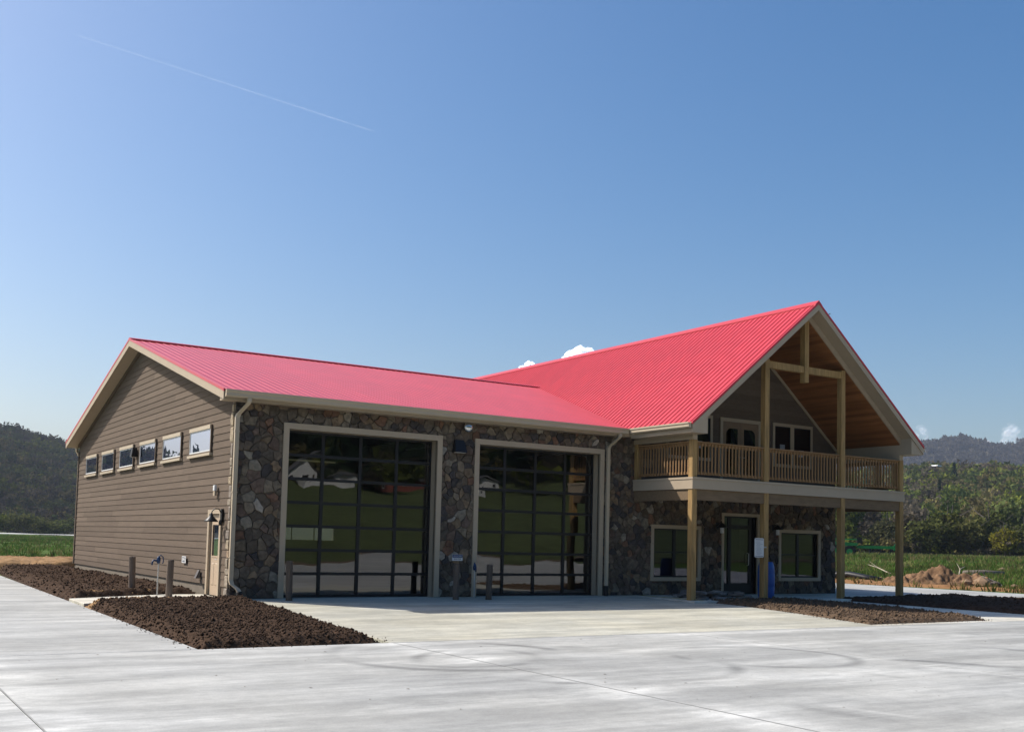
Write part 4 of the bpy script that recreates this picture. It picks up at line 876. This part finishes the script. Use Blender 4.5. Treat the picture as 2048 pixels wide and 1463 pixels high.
# flat stones heaped by the entrance
for k in range(46):
    n = sr.randint(6,8); rx, ry_ = sr.uniform(.14,.34), sr.uniform(.10,.22); th = sr.uniform(.03,.07)
    pl = [(rx*math.cos(2*math.pi*i/n)*sr.uniform(.75,1.1), ry_*math.sin(2*math.pi*i/n)*sr.uniform(.75,1.1)) for i in range(n)]
    v = [(x,y,0) for x,y in pl]+[(x,y,th*.8) for x,y in pl]+[(x*.88,y*.88,th) for x,y in pl]
    f = [tuple(range(n-1,-1,-1)),tuple(range(2*n,3*n))]+[(q_+i,q_+(i+1)%n,q_+n+(i+1)%n,q_+n+i) for q_ in (0,n) for i in range(n)]
    u = sr.random(); lay = k%4
    o = MB().add(v,f).build('flat_stone', m_flag); o.location = (13.25+sr.random()*2.15, -2.45+sr.random()*1.15, .005+lay*.055)
    o.rotation_euler = (sr.uniform(-.12,.12),sr.uniform(-.12,.12),sr.uniform(0,6.28)); tag(o,'loose flat stone in the heap on the porch slab','stone','flat stones heaped by the entrance')
t = thing('roof_aerial', (17.85,-3.1,8.93), 'small dark aerial on the gable edge', 'aerial')
MB().tube([(-.10,0,-.05),(.18,-.02,.09)],.012,6).build('rod', m_black, t); MB().tube([(.03,-.10,.03),(.03,.10,.03)],.008,6).build('cross_bar', m_black, t)

m_mound = M('heap_earth',(.19,.115,.065),1,.6,1.6,bump=1,bscale=9,spec=.1)
# --- right: spoil heap, rocks, pipe, log, farm machine
X, Y = np.meshgrid(np.linspace(-3.4,3.4,150), np.linspace(-2.0,2.0,95))
hgt_ = 1.15*np.exp(-((X+.4)/1.25)**2-(Y/.9)**2)+.62*np.exp(-((X-1.3)/.8)**2-((Y+.2)/.8)**2)+.5*np.exp(-((X+2.1)/.9)**2-((Y-.1)/.8)**2)
Z = .66*hgt_*(.55+.9*fbm(X*1.6,Y*1.6,3,4))+.55*sst(.05,.5,hgt_)*(fbm(X*4,Y*4,4,8)-.42)+.10*(fbm(X*14,Y*14,2,8)-.5)-.06
id_ = np.arange(X.size).reshape(X.shape)
o = link('dirt_mound', npmesh('dirt_mound', np.stack([X,Y,Z],-1).reshape(-1,3), np.stack([id_[:-1,:-1],id_[:-1,1:],id_[1:,1:],id_[1:,:-1]],-1).reshape(-1,4), m_mound, None, False)); o.location = (36.2,5.4,.0); o.rotation_euler = (0,0,R(-42)); tag(o,'heap of orange earth at the edge of the right field','mound')
def rock(x,y,z,s,mat,label):
    import bmesh
    bm = bmesh.new(); bmesh.ops.create_icosphere(bm, subdivisions=1, radius=1)
    for v_ in bm.verts:
        k = 1+.9*(float(fbm(np.array([v_.co.x*1.7+x]),np.array([v_.co.y*1.7+v_.co.z*2.1+y]),3,3)[0])-.45); v_.co = Vector((v_.co.x*k*s*1.25,v_.co.y*k*s,v_.co.z*k*s*.75))
    me = bpy.data.meshes.new('rock'); bm.to_mesh(me); bm.free(); me.materials.append(mat); o = link('rock', me, None, (x,y,z)); o.rotation_euler = (0,0,sr.uniform(0,6)); return tag(o,label,'rock','rocks by the earth heap')
m_rock = M('tan_rock',(.25,.165,.10),.9,.3,2.5,bump=.5,bscale=6); m_rock2 = M('dark_rock',(.10,.08,.065),.9,.3,2.5,bump=.5,bscale=6)
rock(36.3,3.7,.18,.36,m_rock,'largest tan rock at the foot of the earth heap'); rock(36.0,4.25,.15,.24,m_rock,'small tan rock just left of the largest one'); rock(36.9,3.4,.12,.26,m_rock2,'dark rock behind the largest tan rock')
rock(37.9,3.1,.06,.16,m_rock,'lone small rock right of the earth heap'); rock(60.5,18.0,.35,.32,m_rock,'distant tan boulder in the right field'); rock(35.6,8.7,.1,.2,m_rock,'pale stone beside the black pipe')
o = MB().tube([(34.6,13.5,.12),(35.1,11.5,.25),(35.25,10.3,.30),(35.4,9.5,.18),(35.6,8.6,.05)],.17,12).build('drain_pipe', m_black, None, True); tag(o,'black corrugated drain pipe lying on the clay strip','pipe')
o = MB().tube([(49.3,13.4,.28),(50.4,12.8,.32),(51.6,12.3,.30)],[.2,.22,.17],9).build('log', M('log_bark',(.17,.14,.11),.9,.3,3), None, True); tag(o,'short grey log lying in the right field','log')
for k,(x,y,rz,l) in enumerate(((47.5,12.5,.4,1.6),(44.0,14.5,1.2,2.6),(38.2,3.9,2.2,1.3))):
    o = MB().tube([(0,0,.1),(l*.5,.1,.45),(l,.0,.6)],[.04,.03,.012],6).tube([(l*.5,.1,.45),(l*.7,.35,.8)],[.022,.008],5).build('fallen_branch', M('pale_branch',(.42,.36,.27),.9,.2,5)); o.location = (x,y,road_z(x,y)); o.rotation_euler = (0,0,rz)
    tag(o,('pale bent branch near the grey log','long pale branch lying out in the tall grass','broken pale branch right of the earth heap')[k],'branch')
FX, FY = CX+132*math.sin(R(51.35)), CY+132*math.cos(R(51.35)); FZ = road_z(FX,FY)
t = thing('farm_machine', (FX,FY,FZ), 'green farm implement parked in the right field', 'farm machine', None, R(-50))
def bx(n,mat,*a): return MB().box(*a).build(n,mat,t)
bx('main_beam',m_green,-1.2,3.3,-.12,.12,.95,1.3); bx('hitch_block',m_green,2.9,3.5,-.2,.2,.8,1.35); MB().prism([(2.95,1.3),(3.35,1.3),(3.5,1.95),(3.3,2.0)],'y',-.12,.12).build('lift_arm',m_green,t); bx('end_plate',m_black,3.52,3.72,-.2,.2,1.0,1.95)
MB().prism([(-4.3,1.2),(-1.2,1.25),(-1.0,1.55),(-3.7,1.75),(-4.4,1.6)],'y',-.5,.5).build('hood',m_green,t); bx('top_rail',m_green,-3.9,-.9,-.08,.08,1.92,2.08); bx('pivot',m_black,-1.15,-.6,-.25,.25,1.55,2.2); bx('drawbar',m_green,-6.0,-4.3,-.1,.1,.7,.9)
for (x,r_) in ((-3.3,.75),(-2.0,.7)):
    for s in (-1.0,1.0):
        wv = MB(); n = 18
        wv.tube([(x,s-.14,r_-.15),(x,s+.14,r_-.15)],r_,n); wh = wv.build('wheel',m_black,t); MB().tube([(x,s-.16,r_-.15),(x,s+.16,r_-.15)],r_*.5,12).build('rim',m_green,wh)
for x in (.3,1.4,2.5): MB().tube([(x,0,.98),(x+.1,0,.6),(x-.15,0,.25)],.05,6).build('tine',m_black,t)

# ================================================================== vegetation
def crown(nlobe, nleaf, size, rx, rz, seed, conif=False):
    r = np.random.default_rng(seed); P_ = []
    if conif:
        h = r.random(nleaf)**1.3; rad_ = (1-h)*rx*(.55+.45*r.random(nleaf)); a = r.random(nleaf)*6.283; P_ = np.stack([rad_*np.cos(a),rad_*np.sin(a),h*2*rz],1)
    else:
        lc = r.normal(size=(nlobe,3)); lc /= np.linalg.norm(lc,axis=1)[:,None]; lc *= (r.random(nlobe)**.4*.72)[:,None]; lc[:,2] = lc[:,2]*.9
        ls = r.uniform(.26,.44,nlobe); k = r.integers(0,nlobe,nleaf); d = r.normal(size=(nleaf,3)); d /= np.linalg.norm(d,axis=1)[:,None]
        P_ = lc[k]+d*(ls[k]*r.random(nleaf)**.35)[:,None]; P_ = P_*[rx,rx,rz]+[0,0,rz*1.25]
    n = r.normal(size=(nleaf,3))+np.array([0,0,.5]); n /= np.linalg.norm(n,axis=1)[:,None]
    a = np.cross(n, r.normal(size=(nleaf,3))); a /= np.linalg.norm(a,axis=1)[:,None]; b_ = np.cross(n,a); s = size*r.uniform(.6,1.4,(nleaf,1))
    s = s*1.25; q_ = np.stack([P_-a*s-b_*s*.55, P_+a*s*.9-b_*s*.6, P_+a*s*.1+b_*s*.9],1)    # nleaf,3,3
    shade = .72+.5*(k%5)/5 if not conif else .8+.3*r.random(nleaf)
    return q_, (np.asarray(shade)*r.uniform(.85,1.15,nleaf))
SPRING = np.array([[.145,.165,.030],[.100,.120,.030],[.120,.105,.050],[.095,.082,.055],[.060,.085,.026],[.150,.130,.050],[.085,.105,.035],[.10,.085,.062]])
EVER = np.array([[.022,.040,.020],[.028,.045,.022]])
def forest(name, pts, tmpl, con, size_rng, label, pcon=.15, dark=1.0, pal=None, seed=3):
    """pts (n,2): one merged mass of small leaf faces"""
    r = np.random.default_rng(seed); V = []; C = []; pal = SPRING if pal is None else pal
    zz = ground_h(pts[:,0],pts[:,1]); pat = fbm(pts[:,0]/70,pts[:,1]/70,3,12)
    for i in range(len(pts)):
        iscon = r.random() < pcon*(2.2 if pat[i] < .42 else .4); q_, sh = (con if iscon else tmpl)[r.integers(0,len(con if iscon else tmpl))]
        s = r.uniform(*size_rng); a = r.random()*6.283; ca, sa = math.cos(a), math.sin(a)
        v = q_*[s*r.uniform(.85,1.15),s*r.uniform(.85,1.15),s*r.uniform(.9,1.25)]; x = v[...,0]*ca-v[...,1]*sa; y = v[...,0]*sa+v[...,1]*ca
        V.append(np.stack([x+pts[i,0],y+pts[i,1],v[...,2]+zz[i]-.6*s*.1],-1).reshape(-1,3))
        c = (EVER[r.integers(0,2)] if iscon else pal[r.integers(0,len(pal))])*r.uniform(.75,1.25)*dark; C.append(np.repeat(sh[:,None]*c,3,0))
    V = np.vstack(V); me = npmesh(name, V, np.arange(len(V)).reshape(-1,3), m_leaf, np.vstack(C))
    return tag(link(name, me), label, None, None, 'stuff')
def scatter(a0,a1,r0,r1,n,seed,minel=None):
    r = np.random.default_rng(seed); rr = np.sqrt(r.uniform(r0*r0,r1*r1,n)); a = np.radians(r.uniform(a0,a1,n)); return np.stack([CX+rr*np.sin(a), CY+rr*np.cos(a)],1)
near = [crown(16,620,.040,.55,.55,s) for s in (1,2,3,4)]; far = [crown(9,130,.062,.62,.46,s) for s in (5,6,7,8)]; tiny = [crown(6,36,.14,.62,.5,s) for s in (9,10)]; scrub = [crown(10,200,.06,.6,.45,s) for s in (11,12)]
cfar = [crown(0,120,.075,.34,.75,s,True) for s in (21,22)]; cnear = [crown(0,330,.05,.34,.75,s,True) for s in (23,24)]; ctiny = [crown(0,30,.13,.34,.75,25,True)]
forest('forest_edge', scatter(43,68,250,420,520,31), near, cnear, (7,11), 'spring trees at the foot of the right hill', .0, 1.35, None, 31)
forest('hillside_forest', scatter(44,67,405,960,5200,32), far, cfar, (8,13), 'mixed spring forest covering the right hill', .003, 1.35, None, 32)
forest('ridge_forest', scatter(46,66,1650,2500,5200,33), tiny, ctiny, (14,20), 'bare grey woods on the far ridge', .0, 1.1, np.array([[.085,.075,.062],[.095,.085,.06],[.075,.07,.055]]), 33)
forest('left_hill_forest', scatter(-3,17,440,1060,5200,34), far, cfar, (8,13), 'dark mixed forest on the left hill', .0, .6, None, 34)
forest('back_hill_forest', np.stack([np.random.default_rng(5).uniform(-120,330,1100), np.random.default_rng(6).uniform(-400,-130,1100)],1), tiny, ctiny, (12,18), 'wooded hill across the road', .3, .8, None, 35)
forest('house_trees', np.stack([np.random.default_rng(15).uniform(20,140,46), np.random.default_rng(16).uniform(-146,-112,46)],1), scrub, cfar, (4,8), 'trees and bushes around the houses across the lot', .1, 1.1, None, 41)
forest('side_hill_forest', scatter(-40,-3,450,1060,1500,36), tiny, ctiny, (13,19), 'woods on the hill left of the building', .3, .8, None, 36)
forest('understory', scatter(43,68,205,262,700,37), scrub, cnear, (2.5,4.5), 'low scrub under the trees at the edge of the right field', .0, 1.3, None, 37)
# trees one can tell apart at the field edges: trunk and crown
def tree(az_, r_, h, wd, col, label, name, group, seed, sparse=1.0, nl=1500):
    x, y = CX+r_*math.sin(R(az_)), CY+r_*math.cos(R(az_)); z = road_z(x,y); t = thing(name, (x,y,z-.1), label, 'tree', group, random.uniform(0,6.28)); rr = random.Random(seed)
    tr = MB(); lean = rr.uniform(-.05,.05); tr.tube([(0,0,0),(lean*h*.5,0,h*.3),(lean*h,.02*h,h*.62),(lean*h*1.2,0,h*.85)],[h*.022,h*.018,h*.011,h*.004],7)
    for k in range(7):
        a = rr.uniform(0,6.28); z0 = h*rr.uniform(.15,.6); l = wd*rr.uniform(.3,.48); tr.tube([(lean*z0,0,z0),(math.cos(a)*l*.55,math.sin(a)*l*.55,z0+h*.12),(math.cos(a)*l,math.sin(a)*l,z0+h*rr.uniform(.2,.3))],[h*.010,h*.007,h*.003],5)
    tr.build('trunk', m_bark, t)
    q_, sh = crown(18,int(nl*sparse),.030,.5,.46,seed); q_ = q_*[wd,wd,h*.86]; q_[...,2] -= h*.08
    V = q_.reshape(-1,3); cc = np.repeat(sh[:,None]*np.array(col),3,0); link('crown', npmesh('crown', V, np.arange(len(V)).reshape(-1,3), m_leaf, cc), t)
GR = 'trees along the edge of the right field'
for k,(a,r_,h,wd,c,lb) in enumerate((
    (50.2,215,15,11,(.120,.150,.028),'bright green tree seen through the porch by the farm machine'),(51.3,230,13,10,(.085,.075,.055),'grey bare tree seen through the porch opening'),
    (52.4,212,10,9,(.10,.10,.045),'olive bush behind the outer porch post'),(53.4,225,11,10,(.105,.085,.050),'brownish bush just right of the outer porch post'),
    (54.35,208,9.5,10,(.10,.11,.035),'olive bush straight behind the earth heap'),(55.25,216,11.5,11,(.125,.13,.032),'tall yellow green bush right of the earth heap'),
    (56.2,210,9,10,(.115,.115,.038),'wide olive bush above the fallen pale branch'),(57.0,222,12,11,(.105,.12,.035),'green bush second from the right edge of the field'),
    (57.75,205,7.5,6,(.22,.20,.030),'small bright yellow bush in the right field hedge'),(58.5,214,9,11,(.085,.10,.032),'dark green bush at the right edge of the photo'),(59.6,210,10,11,(.10,.11,.035),'olive bush just outside the right edge'))):
    tree(a,r_,h,wd,c,lb,'field_tree',GR,100+k)
GL = 'bushes along the far left road'
for k,(a,r_,h,wd,c,lb) in enumerate(((6.6,340,11,12,(.15,.17,.03),'yellow green round bush at the left edge of the photo'),(7.5,345,8,12,(.10,.115,.04),'low olive bush second from the left edge'),(8.2,338,10,12,(.12,.125,.042),'tall olive bush in the middle of the left hedge'),
    (8.95,342,8.5,14,(.125,.135,.042),'broad pale green bush in the left hedge'),(9.7,350,6.5,13,(.085,.115,.035),'low green bush beside the corner of the brown sided wall'),(5.6,345,9,12,(.11,.12,.04),'olive bush just outside the left edge'),(10.6,345,8,13,(.10,.12,.04),'green bush hidden by the wall corner'))):
    tree(a,r_,h,wd,c,lb,'hedge_bush',GL,140+k,1.0,700)
t = thing('hill_house', (CX+640*math.sin(R(54.62)),CY+640*math.cos(R(54.62)),0), 'tiny pale roofed cabin among trees on the right hill', 'house'); t.location.z = CZ+640*math.tan(R(4.42))-3.2
MB().box(-1.6,1.6,-1.6,1.6,-6,1.2).build('wall', M('cabin_wall',(.05,.045,.04),.9), t); MB().prism([(-2.3,1.1),(2.3,1.1),(2.0,1.6),(-1.6,1.8)],'y',-2.2,2.2).build('roof', M('pale_roof',(.8,.8,.78),.5), t)

# grass tufts
def tufts(name, pts, h, label, seed, cols):
    r = np.random.default_rng(seed); n = len(pts); nb = 6; z = ground_h(pts[:,0],pts[:,1]); k = np.repeat(np.arange(n),nb); m_ = len(k)
    a = r.random(m_)*6.283; off = r.uniform(0,.28,m_); bxp = pts[k,0]+off*np.cos(a); byp = pts[k,1]+off*np.sin(a); hh = h*r.uniform(.5,1.3,n)[k]*r.uniform(.6,1.2,m_); w_ = hh*r.uniform(.10,.2,m_); t_ = r.random(m_)*6.283; lean = hh*r.uniform(.1,.6,m_)
    p0 = np.stack([bxp-w_*np.cos(t_),byp-w_*np.sin(t_),z[k]-.02],1); p1 = np.stack([bxp+w_*np.cos(t_),byp+w_*np.sin(t_),z[k]-.02],1); p2 = np.stack([bxp+lean*np.cos(a),byp+lean*np.sin(a),z[k]+hh],1)
    V = np.stack([p0,p1,p2],1).reshape(-1,3); c = np.array(cols)[r.integers(0,len(cols),n)]*r.uniform(.7,1.3,(n,1)); patch = (.45+1.15*fbm(pts[:,0]/7,pts[:,1]/7,3,7))[:,None]; C = np.repeat((c*patch)[k],3,0)
    return tag(link(name, npmesh(name, V, np.arange(len(V)).reshape(-1,3), m_grass, C)), label, None, None, 'stuff')
GC = [(.10,.175,.035),(.08,.15,.03),(.13,.185,.045),(.18,.17,.065),(.06,.12,.03),(.16,.14,.06)]
p_ = scatter(44,66,40,215,26000,51); p_ = np.vstack([p_, scatter(44,66,40,90,9000,52)]); p_ = p_[(p_[:,0] > 34.3+np.clip((p_[:,1]-4)*.12,0,4)+.0)]
pw_ = scatter(44,66,42,200,2600,58); pw_ = pw_[pw_[:,0] > 39]; tufts('tall_weeds', pw_, .42, 'taller pale weeds standing in the right field', 59, [(.17,.16,.06),(.12,.17,.05),(.22,.19,.09)])
p_ = p_[np.hypot(p_[:,0]-36.4,p_[:,1]-5.0) > 3.0]
tufts('tall_grass', p_, .25, 'tall green weeds covering the right field', 53, GC)
p_ = scatter(-2,16,64,270,16000,54); p_ = p_[p_[:,1] > 40.0]
tufts('meadow_grass', p_, .26, 'green meadow grass in the left field', 55, GC)
p_ = np.stack([rng.uniform(31.5,36,500), rng.uniform(-13,22,500)],1); p_ = p_[p_[:,0] > 32.9]; tufts('edge_weeds', p_, .28, 'thin weeds along the clay strip', 57, [(.12,.13,.04),(.20,.15,.06)])

# houses across the road (seen only as reflections in the garage glass)
def house(x, y, w_, d_, h, roofh, label, wallmat, roofmat, rz=0):
    t = thing('farm_house', (x,y,road_z(x,y)-.4), label, 'house', None, rz)
    MB().prism([(-w_/2,0),(w_/2,0),(w_/2,h),(0,h+roofh),(-w_/2,h)],'y',-d_/2,d_/2).build('wall', wallmat, t)
    rf = MB(); rf.prism([(-w_/2-.3,h-.15),(0,h+roofh+.1),(w_/2+.3,h-.15),(w_/2+.3,h+.02),(0,h+roofh+.28),(-w_/2-.3,h+.02)],'y',-d_/2-.4,d_/2+.4); rf.build('roof', roofmat, t)
    for k in range(3):
        xx = -w_/2+w_*(k+.5)/3; wn_ = MB().box(xx-.3,xx+.3,d_/2+.01,d_/2+.06,.6,h-.25).build('window', m_white, t); MB().box(xx-.22,xx+.22,d_/2+.061,d_/2+.07,.68,h-.33).build('pane', m_black, wn_)
m_hw = M('white_clapboard',(.55,.55,.54),.7,.05,2); m_hr = M('grey_shingle',(.11,.11,.115),.9,.1,2); m_hb = M('brick_red',(.22,.07,.05),.9,.15,4)
house(45,-110,4.0,4.5,3.0,2.0,'white gabled house across the road', m_hw, m_hr, .15); house(53,-113,5.5,4,1.6,.9,'low white house beside the gabled one', m_hw, m_hr, .2); house(66,-118,7,4,1.5,.8,'long red brick house farther along the hill', m_hb, m_hr, .1); house(79,-121,6,4,1.6,.8,'white cottage at the end of the row', m_hw, m_hr, .05)

# ================================================================== clouds and vapour trail
def cloud(az_, el_, dist, w_, h, label, seed, n=26, dens=1.0, ps=1.0):
    r = random.Random(seed); import bmesh
    c = Vector((CX+dist*math.sin(R(az_))*math.cos(R(el_)), CY+dist*math.cos(R(az_))*math.cos(R(el_)), CZ+dist*math.sin(R(el_)))); b = MB(); ux = Vector((math.cos(R(az_)),-math.sin(R(az_)),0)); uy = Vector((math.sin(R(az_)),math.cos(R(az_)),0))
    bm = bmesh.new(); bmesh.ops.create_icosphere(bm, subdivisions=3, radius=1); sv = [v_.co.copy() for v_ in bm.verts]; sf = [tuple(v_.index for v_ in f_.verts) for f_ in bm.faces]; bm.free()
    for k in range(n):
        u = r.uniform(-1,1); s = ps*h*r.uniform(.18,.42)*(1-.55*u*u); p_ = ux*(u*w_*.5)+uy*r.uniform(-.3,.3)*w_+Vector((0,0,r.uniform(0,.75)*h*(1-.6*u*u)))
        b.add([p_+v_*s*(1+.18*math.sin(v_.x*7+k)*math.sin(v_.y*6+k*2)*math.sin(v_.z*8)) for v_ in sv], sf)
    o = b.build('cloud', cmat(dens), None, True, False); o.location = c; return tag(o,label,None,None,'stuff')
_cm = {}
def cmat(d):
    if d in _cm: return _cm[d]
    mt, nt, bs = newmat('cloud_%g'%d); nt.nodes.remove(bs); L = nt.links.new; out = nt.nodes['Material Output']
    a = N(nt,'ShaderNodeBsdfDiffuse'); a.inputs['Color'].default_value = (1,1,1,1); t_ = N(nt,'ShaderNodeBsdfTranslucent'); t_.inputs['Color'].default_value = (1,1,1,1); mx = N(nt,'ShaderNodeAddShader')
    L(a.outputs[0],mx.inputs[0]); L(t_.outputs[0],mx.inputs[1])
    tp = N(nt,'ShaderNodeBsdfTransparent'); lw = N(nt,'ShaderNodeLayerWeight'); lw.inputs['Blend'].default_value = .35; r_ = N(nt,'ShaderNodeMapRange'); L(lw.outputs['Facing'],r_.inputs['Value'])
    r_.inputs['From Min'].default_value = .25; r_.inputs['From Max'].default_value = .95; r_.inputs['To Min'].default_value = d; r_.inputs['To Max'].default_value = 0; r_.interpolation_type = 'SMOOTHSTEP'
    m2 = N(nt,'ShaderNodeMixShader'); L(r_.outputs[0],m2.inputs[0]); L(tp.outputs[0],m2.inputs[1]); L(mx.outputs[0],m2.inputs[2]); L(m2.outputs[0],out.inputs['Surface']); _cm[d] = mt; return mt
cloud(33.75,9.0,9000,260,120,'small white cloud left of the other above the red ridge',1); cloud(36.35,9.55,9000,290,150,'larger white cloud peeping over the red ridge',2)
cloud(53.9,5.5,12000,150,210,'faint thin cloud beside the right gable end',3,30,.04,.42); cloud(56.7,5.05,12000,420,110,'low white cloud behind the far right ridge',4,60,.28,.5); cloud(58.05,5.1,12000,190,330,'upright soft cloud near the right edge of the sky',5,54,.05,.30)
def dirv(a,e): return Vector((math.sin(R(a))*math.cos(R(e)),math.cos(R(a))*math.cos(R(e)),math.sin(R(e))))
pa = Vector((CX,CY,CZ))+dirv(9.2,23.75)*(8000/math.sin(R(23.75))); pb_ = Vector((CX,CY,CZ))+dirv(24.9,21.1)*(8000/math.sin(R(21.1)))
tm, nt, bs = newmat('vapour'); nt.nodes.remove(bs); L = nt.links.new; out = nt.nodes['Material Output']
d_ = N(nt,'ShaderNodeBsdfDiffuse'); d_.inputs['Color'].default_value = (1,1,1,1); tl = N(nt,'ShaderNodeBsdfTranslucent'); tl.inputs['Color'].default_value = (1,1,1,1); ad = N(nt,'ShaderNodeAddShader'); L(d_.outputs[0],ad.inputs[0]); L(tl.outputs[0],ad.inputs[1])
tp = N(nt,'ShaderNodeBsdfTransparent'); mx = N(nt,'ShaderNodeMixShader'); nz = N(nt,'ShaderNodeTexNoise'); nz.inputs['Scale'].default_value = .004; mr2 = N(nt,'ShaderNodeMapRange'); g_ = N(nt,'ShaderNodeNewGeometry'); L(g_.outputs['Position'],nz.inputs['Vector']); L(nz.outputs['Fac'],mr2.inputs['Value'])
mr2.inputs['To Min'].default_value = .0; mr2.inputs['To Max'].default_value = .042; L(mr2.outputs[0],mx.inputs[0]); L(tp.outputs[0],mx.inputs[1]); L(ad.outputs[0],mx.inputs[2]); L(mx.outputs[0],out.inputs['Surface'])
pts = [pa.lerp(pb_,i/30) for i in range(31)]; rr2 = [9+13*min(1,i/20)*(1-.35*(i/30)) if 0<i<30 else 3 for i in range(31)]
o = MB().tube(pts,rr2,8).build('vapour_trail', tm, None, True); tag(o,'thin straight white vapour trail high in the left sky',None,None,'stuff')

# ================================================================== haze
hz = MB().box(-3000,5400,-1100,5400,-25,310).build('haze', None); hz.data.materials.clear()
hm = bpy.data.materials.new('haze_air'); hm.use_nodes = True; nt = hm.node_tree; nt.nodes.remove(nt.nodes['Principled BSDF'])
pv = N(nt,'ShaderNodeVolumePrincipled'); pv.inputs['Color'].default_value = (.72,.82,1,1); pv.inputs['Density'].default_value = .00012; pv.inputs['Anisotropy'].default_value = .2; nt.links.new(pv.outputs[0],nt.nodes['Material Output'].inputs['Volume'])
hz.data.materials.append(hm); hz['kind'] = 'stuff'
